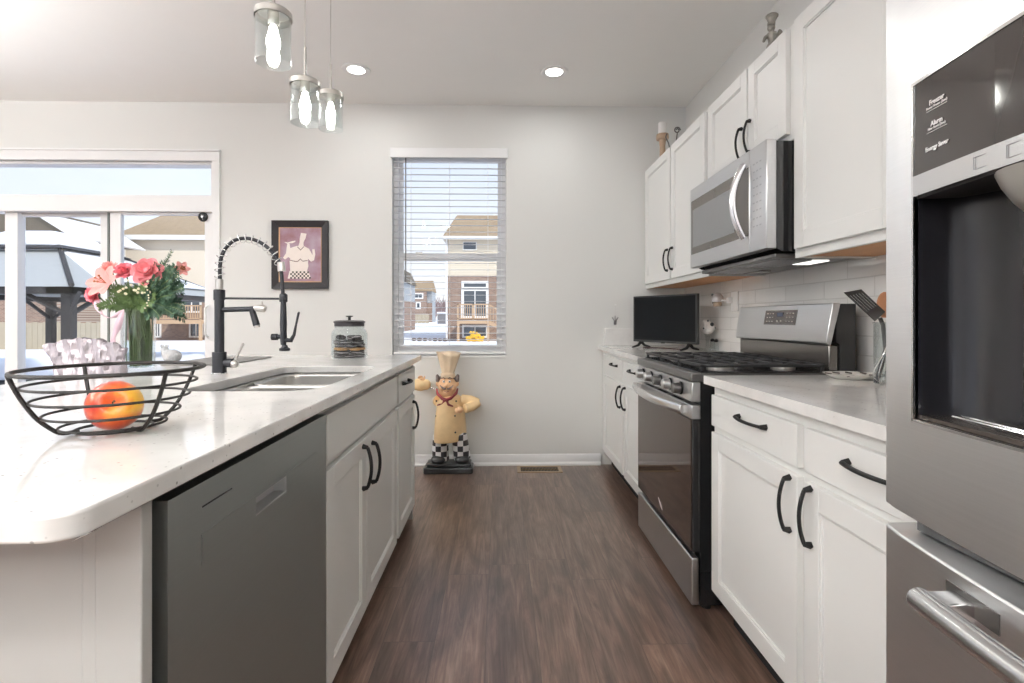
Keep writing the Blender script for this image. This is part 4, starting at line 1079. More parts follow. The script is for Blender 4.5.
bloom('rose', 'small coral pink rose lowest in the bouquet, above the ribbon', 'flower', VP(93, 295, -.05), .036, PKD, 'rose', Vector((-.4, -.8, 0)))
bloom('lily', 'small faded pink bloom sticking out on the faucet side of the bouquet', 'flower', VP(181, 269, .0), .028, PKL, 'lily', Vector((.8, -.6, .2)))
# ferny foliage
def fronds(name, lab, m, specs, grp=None):
    t = thing(name, lab, 'foliage', (vx, vy, vz+.25), grp); s = MB(); st = MB(); R_ = random.Random(5)
    for (px, py, dy, wd) in specs:
        e_ = VP(px, py, dy); b0 = Vector((vx+(e_.x-vx)*.25, vy+(e_.y-vy)*.25, vz+.235)); cpt = b0.lerp(e_, .5)+Vector((0, 0, .02))
        c_ = catmull([b0, cpt, e_], 8); st.tube(c_, .0013, 5)
        for i in range(2, len(c_)):
            d = (c_[i]-c_[i-1]).normalized(); sd = d.cross(Vector((0, -1, .1))).normalized(); f_ = i/len(c_)
            for sg in (-1, 1):
                for r_ in range(2):
                    L = wd*(1.15-.7*f_)*R_.uniform(.7, 1.1); dd = (sd*sg+d*R_.uniform(.4, .9)+Vector((0, R_.uniform(-.4, .3), 0))).normalized()
                    p0 = c_[i]; u = dd.cross(Vector((R_.uniform(-.4, .4), -1, R_.uniform(-.4, .4)))).normalized(); wv = L*.13
                    v = [s.bm.verts.new(q) for q in (p0, p0+dd*L*.4+u*wv, p0+dd*L, p0+dd*L*.4-u*wv)]; s.bm.faces.new(v)
        s_ = Vector((vx+(e_.x-vx)*-.1, vy+(e_.y-vy)*-.1, vz+.04)); st.tube([b0, s_], .0018, 5)
    o = s.out('leaves', m, t, smooth=False, kind='stuff'); st.out('stems', STEM, t)
    return t
R_ = random.Random(11); sp1 = []
for i in range(78):
    a = R_.uniform(0, 1); px = 148+a*36; py = 262+R_.uniform(0, 1)*52+abs(px-166)*.3; sp1.append((px, py, R_.uniform(-.10, .04), .038))
sp1 += [(172, 251, 0, .022), (169, 256, -.01, .024), (163, 262, -.02, .03), (184, 305, -.05, .035), (180, 312, -.04, .035), (186, 283, -.03, .03)]
fronds('fern_spray', 'dense dark green fern spray filling the faucet side of the bouquet', LEAF, sp1)
sp2 = []
for i in range(44): px = 98+R_.uniform(0, 1)*58; py = 285+R_.uniform(0, 1)*26; sp2.append((px, py, R_.uniform(-.09, .02), .036))
fronds('leaf_spray', 'lighter green leafy sprigs around the vase mouth', LEAF2, sp2)
s = MB(); R_ = random.Random(21)
for i in range(46):
    a = R_.uniform(0, 2*PI); r = R_.uniform(.012, .047); a2 = a+R_.uniform(-.9, .9)
    s.tube([(vx+math.cos(a)*r, vy+math.sin(a)*r, vz+.245), (vx+math.cos(a2)*r*.95, vy+math.sin(a2)*r*.95, vz+.12), (vx+math.cos(a2)*r*.9, vy+math.sin(a2)*r*.9, vz+.022)], .0026, 5)
props(s.out('flower_stems', STEM, loc=(vx, vy, vz+.02)), 'crowded green stems packed inside the clear glass vase', 'stems', kind='stuff')
t = thing('filler_blossoms', 'tiny cream filler blossoms scattered across the bouquet', 'flower', (vx, vy-.07, vz+.28)); s = MB()
R_ = random.Random(3)
for i in range(18):
    q = VP(118+R_.uniform(0, 34), 280+R_.uniform(0, 14), -.09+R_.uniform(-.02, .02)); s.ball(q, .0048, 6)
for i in range(8): q = VP(146+R_.uniform(-2, 3), 290+i*2.6, -.10); s.ball(q, .0032, 5)
o = s.out('blossoms', mat('cream_bud', S((236, 226, 200)), .6), t); o['kind'] = 'stuff'
# ribbon and gift bag
s = MB(); rb = [(97, 300, -.06), (100, 312, -.075), (112, 318, -.08), (122, 310, -.08), (118, 326, -.08), (113, 340, -.075), (115, 352, -.07), (124, 358, -.07)]
cr = catmull([VP(*q) for q in rb], 6); pv = None
for i, p in enumerate(cr):
    wv = Vector((.011, .004*math.sin(i*.6), .003*math.cos(i*.4))); a, b = s.bm.verts.new(p-wv), s.bm.verts.new(p+wv)
    if pv: s.bm.faces.new((pv[0], pv[1], b, a))
    pv = (a, b)
o = s.out('ribbon', mat('pink_ribbon', S((226, 196, 208)), .3, coat=.4), loc=(vx-.1, vy-.07, vz)); o.modifiers.new('solid', 'SOLIDIFY').thickness = .001
props(o, 'shiny pale pink ribbon trailing down in front of the vase', 'ribbon')
# crinkled cellophane bag
gx, gy = KP(93, 370, 1.86).x, 1.86
def crinkle():
    s = MB(); R_ = random.Random(4); A, B = [], []
    W_ = [(-.19, 0), (-.21, .115), (-.13, .135), (-.05, .148), (.02, .14), (.08, .10), (.10, 0)]
    nU, nV = 22, 10; lay = []
    for sd in (-1, 1):
        rows = []
        for j in range(nV+1):
            v = j/nV; row = []
            for i in range(nU+1):
                u = i/nU; x = -.125+.24*u+(-.035)*v*(1-u)*1.2; top = .112+.035*math.sin(u*PI*.9)-.02*u; z = top*v
                fat = .035*math.sin(PI*u)*(1-v*.75)+.004
                wr = .005*math.sin(u*38+v*6+sd)+.004*math.sin(u*67-v*9)
                row.append(s.bm.verts.new((gx+x, gy+sd*fat+wr, .9148+max(z, 0)+(.004*math.sin(u*31) if j == nV else 0))))
            rows.append(row)
        for j in range(nV):
            for i in range(nU): s.bm.faces.new((rows[j][i], rows[j][i+1], rows[j+1][i+1], rows[j+1][i]))
        lay.append(rows)
    f_, g_ = lay
    for j in range(nV):
        s.bm.faces.new((f_[j][0], f_[j+1][0], g_[j+1][0], g_[j][0])); s.bm.faces.new((f_[j][-1], g_[j][-1], g_[j+1][-1], f_[j+1][-1]))
    for i in range(nU): s.bm.faces.new((f_[0][i], g_[0][i], g_[0][i+1], f_[0][i+1]))
    return s
o = crinkle().out('wrapping_bag', mat('silver_wrap', S((168, 160, 165)), .26, .45, coat=.3, noise_amt=.3, noise_scale=10, bump=.9, bump_scale=14, stretch=(4, 1, 1)), loc=(gx, gy, .9148), ang=25)
props(o, 'crumpled shiny silver pink wrapping bag lying beside the vase', 'bag')
# crystal mouse figurine
mx_, my = KP(171, 360, 2.40).x, 2.40
cg = thing('crystal_figurine', 'small frosted glass animal figurine standing beside the vase', 'figurine', (mx_, my, .9145))
CR = mat('frosted_crystal', (.62, .63, .64), .25, .1, noise_amt=.35, noise_scale=120, bump=.8, bump_scale=150)
s = MB(); s.ball((mx_+.005, my, .9145+.034), (.042, .03, .032), 18); s.ball((mx_-.028, my, .9145+.062), (.018, .016, .016), 14); s.tube([(mx_-.02, my, .96), (mx_-.028, my, .98)], [.022, .014], 12)
s.out('body', CR, cg, remesh=.003)
s = MB()
for d in (-.008, .012): s.ball((mx_-.030+d, my-.002, .9145+.080), (.009, .004, .009), 10)
s.out('ear', CR, cg)
# grey mat on the back corner
props(MB().prism(rrect(-1.50, -1.216, 2.30, 2.775, .01, 3), 'z', .9145, .9185).out('grey_mat', mat('grey_mat', (.22, .21, .20), .75, noise_amt=.1, bump=.2), loc=(-1.36, 2.54, .9145)), 'flat dark grey mat lying on the back corner of the island', 'mat')

# ================================================================== FRAMED CHEF PICTURE
PX0, PX1, PZ0, PZ1 = -1.723, -1.302, 1.346, 1.862
pf = thing('framed_picture', 'black framed picture of a white chef hung beside the window', 'picture', ((PX0+PX1)/2, YB-.012, PZ0))
s = MB()
fw = .052
def fprof(a, b, axis):  # mitred bevelled frame as four prisms in one mesh
    pass
for (pts) in ([(PX0, PZ0), (PX1, PZ0), (PX1-fw, PZ0+fw), (PX0+fw, PZ0+fw)], [(PX1, PZ0), (PX1, PZ1), (PX1-fw, PZ1-fw), (PX1-fw, PZ0+fw)], [(PX1, PZ1), (PX0, PZ1), (PX0+fw, PZ1-fw), (PX1-fw, PZ1-fw)], [(PX0, PZ1), (PX0, PZ0), (PX0+fw, PZ0+fw), (PX0+fw, PZ1-fw)]):
    y = (YB-.030, YB-.030, YB-.016, YB-.016)
    A = [s.bm.verts.new((p[0], yy, p[1])) for p, yy in zip(pts, y)]; B = [s.bm.verts.new((p[0], YB-.001, p[1])) for p in pts]
    s.bm.faces.new(A)
    s.bm.faces.new(B[::-1])
    for i in range(4): s.bm.faces.new((A[i], A[(i+1) % 4], B[(i+1) % 4], B[i]))
s.out('frame', mat('frame_black', (.016, .013, .015), .45, spec=.3, noise_amt=.2), pf, bev=.0015)
s = MB(); fi = fw-.001
s.box(PX0+fi, PX0+fi+.007, YB-.018, YB-.012, PZ0+fi, PZ1-fi); s.box(PX1-fi-.004, PX1-fi, YB-.018, YB-.012, PZ0+fi, PZ1-fi); s.box(PX0+fi, PX1-fi, YB-.018, YB-.012, PZ0+fi, PZ0+fi+.006); s.box(PX0+fi, PX1-fi, YB-.018, YB-.012, PZ1-fi-.004, PZ1-fi)
s.out('inner_lip', mat('lip_gold', S((178, 140, 104)), .4, .5), pf)
def art_mat():
    m = mat('painted_mauve', (.4, .2, .3), .6); n = m.node_tree; b = n.nodes['Principled BSDF']; L = n.links.new
    t = n.nodes.new('ShaderNodeTexCoord'); z = n.nodes.new('ShaderNodeTexNoise'); z.inputs['Scale'].default_value = 7; z.inputs['Detail'].default_value = 5; L(t.outputs['Object'], z.inputs[0])
    r = n.nodes.new('ShaderNodeValToRGB'); L(z.outputs[0], r.inputs[0]); e = r.color_ramp.elements
    e[0].position = .32; e[0].color = S((132, 88, 92)); e[1].position = .68; e[1].color = S((176, 158, 172)); x = e.new(.48); x.color = S((154, 120, 134)); L(r.outputs[0], b.inputs['Base Color']); return m
art = MB().box(PX0+fw, PX1-fw, YB-.011, YB-.008, PZ0+fw, PZ1-fw).out('print', art_mat(), pf)
ka = 3.945/515
def AP(u, v): return (PX0+(u-70)/476*(PX1-PX0), PZ1-(v-52)/582*(PZ1-PZ0))      # zoom pixels -> wall
def artshape(name, polys, m, y):
    s = MB()
    for p in polys: s.prism([AP(*q) for q in p], 'y', y, y+.0006)
    return s.out(name, m, art)
CW = mat('chef_white', S((236, 226, 218)), .6, noise_amt=.06, noise_scale=30)
artshape('painted_chef', [
    [(312, 155), (360, 162), (352, 200), (335, 235), (334, 262), (345, 272), (325, 292), (300, 296), (284, 278), (292, 262), (300, 240), (303, 200)],
    [(284, 265), (315, 300), (340, 268), (380, 290), (412, 345), (408, 296), (428, 294), (434, 340), (424, 388), (398, 402), (372, 376), (376, 400), (218, 390), (222, 372), (205, 362), (178, 384), (160, 368), (186, 330), (190, 290), (198, 245), (216, 248), (222, 285), (250, 275)],
    [(216, 392), (372, 396), (376, 440), (362, 486), (330, 502), (250, 500), (222, 480)]], CW, YB-.0122)
artshape('painted_apron_line', [[(216, 383), (262, 396), (284, 396), (308, 374), (328, 394), (370, 388), (370, 394), (328, 401), (308, 382), (286, 403), (262, 403), (216, 390)], [(284, 272), (310, 298), (336, 270), (340, 274), (310, 306), (280, 276)]], mat('art_line', S((120, 96, 92)), .6), YB-.0132)
artshape('painted_tray', [[(170, 232), (200, 238), (240, 226), (268, 222), (262, 234), (240, 244), (190, 246)]], CW, YB-.0132)
ck = []
for r_ in range(4):
    for c_ in range(12):
        u0 = 206+c_*16; v0 = 484+r_*16
        if (r_+c_) % 2 == 0 and 200+ (3-r_)*6 < u0 < 388-(3-r_)*6: ck.append([(u0, v0), (u0+15, v0), (u0+15, v0+15), (u0, v0+15)])
artshape('painted_trousers', [[(216, 480), (376, 480), (398, 546), (200, 546)]], CW, YB-.0132)
artshape('painted_checks', ck, mat('art_black', (.03, .02, .02), .6), YB-.0140)

# ================================================================== CHEF STATUE
sX, sY = -.378, 3.80
st = thing('chef_statue', 'painted chef statue in a cream jacket and chequered trousers on the floor', 'statue', (sX, sY, 0))
q_ = 3.80/515
def CP(px, py, dy=0): return Vector((sX+(px-448.5)*q_, sY+dy, CAM_H+(HOR-py)*q_))
BLK = mat('statue_black', (.02, .022, .024), .3, coat=.4, noise_amt=.2)
JK = mat('statue_jacket', S((240, 208, 158)), .5, noise_amt=.16, noise_scale=16, coat=.15)
SK = mat('statue_skin', S((226, 182, 140)), .45, noise_amt=.08, noise_scale=30, coat=.2)
HT = mat('statue_hat', S((230, 208, 178)), .5, noise_amt=.14, noise_scale=20, bump=.2, bump_scale=40)
GR = mat('statue_hair', S((120, 108, 104)), .6, noise_amt=.3, noise_scale=60)
RD = mat('statue_scarf', S((128, 40, 48)), .45, noise_amt=.2)
def chk():
    m = mat('statue_checks', (.8, .8, .8), .4); n = m.node_tree; b = n.nodes['Principled BSDF']; L = n.links.new
    t = n.nodes.new('ShaderNodeTexCoord'); p = n.nodes.new('ShaderNodeMapping'); p.inputs['Scale'].default_value = (1, 0, 1); p.inputs['Location'].default_value = (.012, .01, .006)
    c = n.nodes.new('ShaderNodeTexChecker'); c.inputs['Scale'].default_value = 25; c.inputs[1].default_value = (.78, .78, .77, 1); c.inputs[2].default_value = (.02, .02, .022, 1)
    L(t.outputs['Object'], p.inputs[0]); L(p.outputs[0], c.inputs[0]); L(c.outputs[0], b.inputs['Base Color']); return m
MB().prism(rrect(sX-.178, sX+.180, sY-.085, sY+.075, .02, 4), 'z', .0, .045).out('base', BLK, st, bev=.008, seg=3)
MB().prism(rrect(sX-.160, sX+.165, sY-.070, sY+.065, .02, 4), 'z', .045, .072).out('plinth', BLK, st, bev=.008)
for sg, cx in ((-1, 440.5), (1, 460)):
    s = MB(); c = CP(cx, 459); s.ball((c.x+sg*.014, sY-.030, .095), (.056, .055, .036), 18); s.ball((c.x+sg*.0, sY+.01, .098), (.036, .04, .036), 16)
    s.out('shoe', BLK, st, remesh=.006)
s = MB()
for a, b, c_ in (((440.5, 434), (440, 447), (440.5, 460)), ((458.5, 434), (460.5, 447), (462, 459))):
    p0, p1, p2 = CP(*a), CP(*b), CP(*c_); s.tube([p0, p1, p2], [.058, .060, .062], 20)
s.ball(CP(450, 435), (.115, .07, .045), 20)
s.out('trousers', chk(), st, remesh=.006)
# jacket with both sleeves
s = MB()
s.tube([CP(450, 440), CP(450, 434), CP(450, 420), CP(450, 408), CP(449, 399), CP(448, 395)], [.136, .137, .128, .118, .106, .06], 28, rv=[.085, .088, .086, .078, .066, .045])
s.tube([CP(461, 400), CP(471, 400, -.01), CP(478.5, 402, -.015)], [.044, .036, .028], 16)
s.tube([CP(478, 402.5, -.015), CP(472, 405.5, -.055), CP(465, 406.5, -.085)], [.028, .032, .034], 16)
s.tube([CP(438, 401, .01), CP(434.5, 402, .03)], [.046, .030], 16)
s.out('jacket', JK, st, remesh=.006)
for (px, py, dy) in ((437, 399.5, -.062), (456.5, 399.5, -.072), (437, 414, -.074), (455.5, 413.5, -.088), (437, 430, -.080), (456, 429.5, -.094)):
    MB().ball(CP(px, py, dy+.004), (.0068, .005, .0068), 10).out('button', BLK, st)
# hands
def hand(c, dirv, palm, m, parent, name='hand', thumb=1):
    d = dirv.normalized(); n_ = palm.normalized(); sd = d.cross(n_).normalized(); s = MB()
    s.ball(c, .022, 14)
    s.tube([c-d*.02, c, c+d*.018], [.015, .022, .020], 12, rv=[.012, .014, .012])
    for i, (o, L) in enumerate(((-.0135, .026), (-.0045, .031), (.0045, .030), (.0135, .023))):
        p0 = c+sd*o+d*.014; s.tube([p0, p0+d*L*.55, p0+d*L*.75+n_*L*.4], [.0055, .0052, .0042], 8)
    p0 = c+sd*.018*thumb; s.tube([p0, p0+sd*.012*thumb+d*.012, p0+sd*.012*thumb+d*.024+n_*.006], [.0062, .0056, .0044], 8)
    return s.out(name, m, parent, remesh=.0028)
hand(CP(460.5, 407.5, -.10), Vector((-1, -.1, -.1)), Vector((0, 1, -.3)), SK, st, thumb=-1)
hh_ = hand(CP(421, 380.5, .03), Vector((-.4, -.2, .9)), Vector((0, -1, 0)), SK, st, thumb=1)
MB().tube([CP(422, 386.5, .045), CP(437, 389.5, .03)], .0045, 10).out('spoon_handle', M['chrome'], st)
s = MB(); s.ball(CP(419, 385, .04), (.062, .05, .048), 20); s.ball(CP(425, 385, .04), (.036, .04, .040), 20); s.out('cuff', JK, st, remesh=.004)
# head
s = MB(); s.ball(CP(447, 386), (.070, .062, .075), 24); s.ball(CP(447, 391.5, -.008), (.060, .052, .045), 20)
for sg in (-1, 1): s.ball(CP(447+sg*4.6, 387.5, -.042), (.024, .02, .021), 14); s.ball(CP(447+sg*10, 383.5, .0), (.012, .014, .020), 12)
s.ball(CP(446.5, 385, -.066), (.013, .016, .013), 14); s.tube([CP(447, 394), CP(447, 400)], [.04, .05], 16)
hd = s.out('head', SK, st, remesh=.004)
s = MB()
for sg in (-1, 1): s.tube([CP(447+sg*.6, 387.4, -.072), CP(447+sg*2.6, 387.2, -.070), CP(447+sg*5, 385.6, -.062), CP(447+sg*6.5, 384.0, -.055)], [.006, .0075, .005, .002], 10)
s.out('moustache', GR, hd)
for sg in (-1, 1):
    e_ = MB().ball(CP(447+sg*2.9, 380.4, -.056), (.009, .006, .0095), 12).out('eye', mat('eye_white', (.75, .74, .7), .3), hd)
    MB().ball(CP(447+sg*2.7, 380.6, -.0625), (.0042, .003, .005), 10).out('pupil', BLK, hd)
    MB().tube([CP(447+sg*1.2, 377.8, -.058), CP(447+sg*3, 376.6, -.058), CP(447+sg*5.2, 377.6, -.052)], [.002, .004, .002], 8).out('eyebrow', GR, hd)
MB().tube([CP(444.5, 389.6, -.062), CP(447, 390.6, -.064), CP(449.5, 389.6, -.062)], [.0015, .0032, .0015], 8).out('mouth', RD, hd)
s = MB()
for sg in (-1, 1): s.ball(CP(447+sg*9.5, 379.5, .01), (.018, .03, .026), 14); s.ball(CP(447+sg*10.2, 376.5, .01), (.013, .024, .018), 12)
s.ball(CP(447, 380, .03), (.068, .045, .05), 16); s.out('hair', GR, hd, remesh=.005)
# hat: band and puffed pleated top
s = MB(); s.lathe([(.050, 0), (.053, .004), (.0535, .028), (.050, .032)], CP(447.5, 377.3), 32); s.out('hat_band', HT, st)
s = MB(); rows = []; n = 48
for v in range(9):
    u = v/8; R0 = .045+.040*u**1.9+(.006*math.sin(u*PI)); z = .026+u*.152; row = []
    for i in range(n):
        a = 2*PI*i/n; r = R0*(1+.085*math.sin(a*9)*(1-u*.35)*u**.3+.05*math.sin(a*2+1)*u); row.append(s.bm.verts.new(CP(447.5, 377.3)+Vector((math.cos(a)*r+.004*u, math.sin(a)*r*.92, z+.010*math.sin(a*2+.5)*u-.006*math.cos(a)*u))))
    rows.append(row)
for i in range(8): s.bridge(rows[i], rows[i+1])
c_ = [s.bm.verts.new(CP(447.5, 377.3)+Vector((math.cos(2*PI*i/n)*.05+.004, math.sin(2*PI*i/n)*.045, .192))) for i in range(n)]
s.bridge(rows[-1], c_); s.bm.faces.new(c_); s.out('hat', HT, st, ang=80)
# neckerchief
s = MB(); s.tube([CP(447-10.5, 388, -.01), CP(447-9.2, 392.5, -.045), CP(447-4, 397, -.072), CP(447, 398, -.078), CP(447+4, 396.8, -.072), CP(447+9.5, 392, -.045), CP(447+10.5, 388, -.01)], [.006, .011, .012, .011, .012, .011, .006], 12)
s.ball(CP(446.5, 398, -.080), (.014, .011, .012), 12)
s.tube([CP(445.5, 398.5, -.08), CP(443, 402, -.082), CP(438, 403.2, -.08)], [.009, .010, .006], 10); s.tube([CP(447.5, 398.5, -.08), CP(449, 402.5, -.084), CP(454, 404.4, -.084)], [.009, .010, .006], 10)
s.out('neckerchief', RD, st, remesh=.004)

# ================================================================== TELEVISION AND BITS IN THE FAR CORNER
A0, A1 = Vector((.985, 3.76, 0)), Vector((1.262, 3.255, 0)); D_ = (A1-A0).normalized(); N_ = Vector((D_.y, -D_.x, 0))
if N_.dot(Vector((-1, -1, 0))) < 0: N_ = -N_
tz0, tz1 = .955, 1.283
mid = (A0+A1)/2
tv = thing('television', 'small black flat television standing on the far corner counter', 'television', (mid.x, mid.y, .9145))
def obox(s, a, b, n0, n1, z0, z1):   # a,b along the set, n towards the viewer
    L = (A1-A0).length; v = []
    for z in (z0, z1):
        for (p, q) in ((a, n0), (b, n0), (b, n1), (a, n1)):
            w_ = A0+D_*(p*L)+N_*q; v.append(s.bm.verts.new((w_.x, w_.y, z)))
    for f in ((0, 3, 2, 1), (4, 5, 6, 7), (0, 1, 5, 4), (1, 2, 6, 5), (2, 3, 7, 6), (3, 0, 4, 7)): s.bm.faces.new([v[i] for i in f])
s = MB(); obox(s, 0, 1, -.012, .012, tz0, tz1); obox(s, .1, .9, -.045, -.011, tz0+.01, tz1-.08); s.out('casing', mat('tv_casing', (.035, .035, .035), .35, .2), tv, bev=.003)
s = MB(); obox(s, .022, .978, .0122, .0128, tz0+.016, tz1-.011); s.out('screen', mat('tv_screen', (.006, .007, .008), .2, spec=.12), tv)
s = MB(); obox(s, .47, .53, .012, .0135, tz0-.003, tz0+.003); s.out('badge', M['black'], tv)
L_ = (A1-A0).length
for a in (.12, .88):
    s = MB(); c = A0+D_*(a*L_)
    for q in (-1, 1): s.tube([c+Vector((0, 0, tz0+.002)), c+N_*q*.03+Vector((0, 0, .930)), c+N_*q*.085+Vector((0, 0, .9175))], [.013, .009, .006], 8)
    s.out('foot', M['black'], tv)
# cable and strip lying under the set
s = MB(); P_ = [A0+D_*(t_*L_)+N_*(.02+.018*math.sin(t_*9))+Vector((0, 0, .919)) for t_ in [i/10*.62+.22 for i in range(11)]]
s.tube(catmull(P_, 3), .0042, 8); props(s.out('power_cable', mat('dark_cable', (.05, .025, .022), .5)), 'dark loose cable lying under the television', 'cable')
# spotted ornament
ox, oy = 1.352, 3.33
sp_ = thing('cow_figurine', 'round white ornament with black spots on a glass foot beside the television', 'figurine', (ox, oy, .9145))
CWM = mat('cow_white', (.78, .75, .72), .6, noise_amt=.15, noise_scale=60, bump=.9, bump_scale=90)
s = MB(); s.ball((ox, oy, 1.062), (.045, .045, .044), 20); s.ball((ox-.018, oy-.01, 1.098), (.024, .02, .018), 14); s.out('head', CWM, sp_, remesh=.005)
for (dx, dy, dz, r) in ((.012, -.040, .022, .013), (.040, -.020, .0, .007), (-.036, -.026, -.004, .006), (-.01, -.03, .045, .007)):
    MB().ball((ox+dx, oy+dy, 1.062+dz), (r, r*.7, r), 10).out('spot', BLK, sp_)
MB().lathe([(.026, 0), (.022, .01), (.012, .03), (.010, .06), (.016, .09), (.020, .105), (0, .105)], (ox, oy, .9145), 20, cap=False).out('foot', M['glasst'], sp_, ang=60)
# little shakers
for i, (dx, dy, lb) in enumerate(((.035, -.05, 'small clear glass shaker with dark top beside the spotted ornament, nearer the range'), (.045, .03, 'small clear glass shaker with dark top tucked behind the spotted ornament'))):
    t = thing('glass_shaker', lb, 'shaker', (ox+dx, oy+dy, .9145))
    MB().lathe([(.017, 0), (.018, .004), (.015, .05), (.012, .056), (0, .056)], (ox+dx, oy+dy, .9145), 12, cap=False).out('glass', M['glasst'], t, ang=20)
    MB().lathe([(.0125, .056), (.0135, .058), (.0125, .070), (.004, .076)], (ox+dx, oy+dy, .9145), 16).out('cap', M['black'], t)
# outlet and plug-in warmer
t = thing('wall_outlet', 'white outlet plate on the tiles between the television and the range', 'outlet', (XR-.013, 3.08, 1.225))
MB().box(XR-.018, XR-.0105, 3.035, 3.125, 1.165, 1.285).out('plate', M['white'], t, bev=.003)
t = thing('night_light', 'little plug-in night light with dark trim on the tiled wall', 'night light', (XR-.06, 3.19, 1.2))
MB().box(XR-.05, XR-.019, 3.095, 3.120, 1.215, 1.25).out('plug', M['white'], t, bev=.003)
s = MB(); s.tube([(XR-.04, 3.11, 1.232), (XR-.06, 3.17, 1.235)], .006, 8); s.out('arm', M['white'], t)
MB().lathe([(.034, .0), (.037, .012), (.034, .034), (.020, .052), (.006, .058)], (XR-.07, 3.195, 1.225), 22).out('shade', mat('shade_pearl', (.62, .62, .63), .25, .2, noise_amt=.3, noise_scale=70), t, ang=60)
MB().lathe([(.018, -.028), (.026, -.022), (.027, -.004), (.022, .0)], (XR-.07, 3.195, 1.225), 20).out('cup', mat('cup_tan', S((170, 150, 130)), .5), t)
s = MB()
for (dy, dz, r) in ((.036, .045, .010), (.030, .010, .008), (.034, -.004, .006)): s.ball((XR-.085, 3.195+dy, 1.225+dz), (r, r*.6, r), 8)
s.out('dark_trim', BLK, t)
# hanging charm on window wall
t = thing('wall_charm', 'tiny silver crown shaped charm hanging on the window wall above the counter', 'charm', (.882, YB-.006, 1.07))
MB().ball((.885, YB-.004, 1.228), (.008, .004, .006), 8).out('hook', M['white'], t)
MB().tube([(.885, YB-.006, 1.228), (.883, YB-.006, 1.14)], .0006, 5).out('thread', M['nickel'], t)
s = MB(); s.tube([(.882, YB-.008, 1.075), (.882, YB-.008, 1.082), (.882, YB-.008, 1.11)], [.014, .020, .018], 14, rv=[.005, .006, .006])
for a in (-1, 0, 1): s.tube([(.882+a*.010, YB-.008, 1.11), (.882+a*.024, YB-.008, 1.132+(.012 if a == 0 else 0))], [.006, .002], 8, rv=.004)
s.out('crown', mat('charm_silver', (.35, .35, .36), .35, .8), t)

# ================================================================== ON TOP OF THE WALL CABINETS
cx_, cy_ = 1.205, 3.80; zt_ = TOPZ+.0005
cs = thing('candle_holder', 'turned wooden candle holder standing on the far wall cabinet', 'candle holder', (cx_, cy_, zt_))
k3 = 1
MB().lathe([(.052, 0), (.052, .012), (.030, .022), (.022, .05), (.020, .15), (.024, .185), (.026, .200), (.044, .204), (.046, .215), (.044, .2405), (.034, .2405)], (cx_, cy_, zt_), 28).out('stem', mat('candle_wood', S((176, 150, 126)), .55, noise_amt=.2, noise_scale=12, stretch=(1, 1, 6)), cs)
props(MB().lathe([(.030, .0), (.031, .004), (.031, .084), (.024, .090), (.005, .088)], (cx_, cy_, zt_+.2410), 24).out('pillar_candle', mat('wax', (.82, .80, .78), .4, noise_amt=.02), loc=(cx_, cy_, zt_+.2410)), 'short white candle on the turned wooden holder', 'candle')
wx, wy = 1.15, 3.46
t = thing('wire_ornament', 'small dark curled wire ornament behind the candle holder on the cabinets', 'ornament', (wx, wy, zt_))
s = MB()
s.tube(catmull([Vector((wx+.0, wy, zt_)), Vector((wx-.012, wy, zt_+.06)), Vector((wx-.03, wy, zt_+.10)), Vector((wx-.022, wy, zt_+.125))], 5), .004, 6)
s.tube(catmull([Vector((wx+.03+math.cos(a)*.022*(1-a/14), wy-.05, zt_+.13+math.sin(a)*.022*(1-a/14))) for a in [i*.7 for i in range(14)]], 2), .004, 6)
s.tube([(wx+.03, wy-.05, zt_+.11), (wx+.02, wy-.04, zt_)], .004, 6)
s.lathe([(.03, 0), (.03, .006)], (wx+.01, wy-.02, zt_), 16)
s.out('scroll', mat('pewter_dark', (.12, .11, .11), .4, .8), t)
wx, wy = 1.165, 3.10
props(MB().tube([(wx, wy+.17, zt_+.006), (wx+.02, wy+.02, zt_+.03), (wx+.03, wy-.15, zt_+.034)], [.006, .022, .016], 12).out('metal_dish', mat('dish_pewter', (.45, .44, .42), .35, .8), loc=(wx, wy, zt_)), 'long low silver ornament lying on the cabinets between candle and figurine', 'ornament')
# pewter figurine above the microwave cabinets
gx_, gy_ = 1.19, 2.23
t = thing('pewter_figurine', 'grey pewter chef figurine standing on the cabinet above the microwave', 'figurine', (gx_, gy_, zt_))
PW = mat('pewter', (.30, .28, .25), .45, .55, noise_amt=.35, noise_scale=40, bump=.4, bump_scale=60)
s = MB(); s.lathe([(.052, 0), (.050, .008), (.040, .03), (.024, .085), (.016, .10)], (gx_, gy_, zt_), 20); s.out('robe', PW, t)
s = MB(); s.tube([(gx_, gy_, zt_+.095), (gx_, gy_, zt_+.15)], [.018, .024], 14); s.tube([(gx_, gy_, zt_+.15), (gx_-.035, gy_, zt_+.125), (gx_-.045, gy_, zt_+.10)], [.012, .010, .007], 10)
s.tube([(gx_, gy_, zt_+.15), (gx_+.03, gy_, zt_+.14), (gx_+.04, gy_, zt_+.17)], [.012, .010, .007], 10); s.ball((gx_-.004, gy_, zt_+.178), (.020, .020, .022), 16)
s.out('torso', PW, t, remesh=.004)
s = MB(); s.tube([(gx_-.004, gy_, zt_+.19), (gx_-.002, gy_, zt_+.21), (gx_, gy_, zt_+.235)], [.019, .018, .028], 14); s.ball((gx_, gy_, zt_+.237), (.031, .03, .015), 14); s.out('hat', PW, t)
s = MB(); s.lathe([(.026, 0), (.024, .01), (.010, .055), (.006, .06)], (gx_+.042, gy_, zt_+.105), 14); s.out('bell', PW, t)

t.scale = (.86, .86, .83)
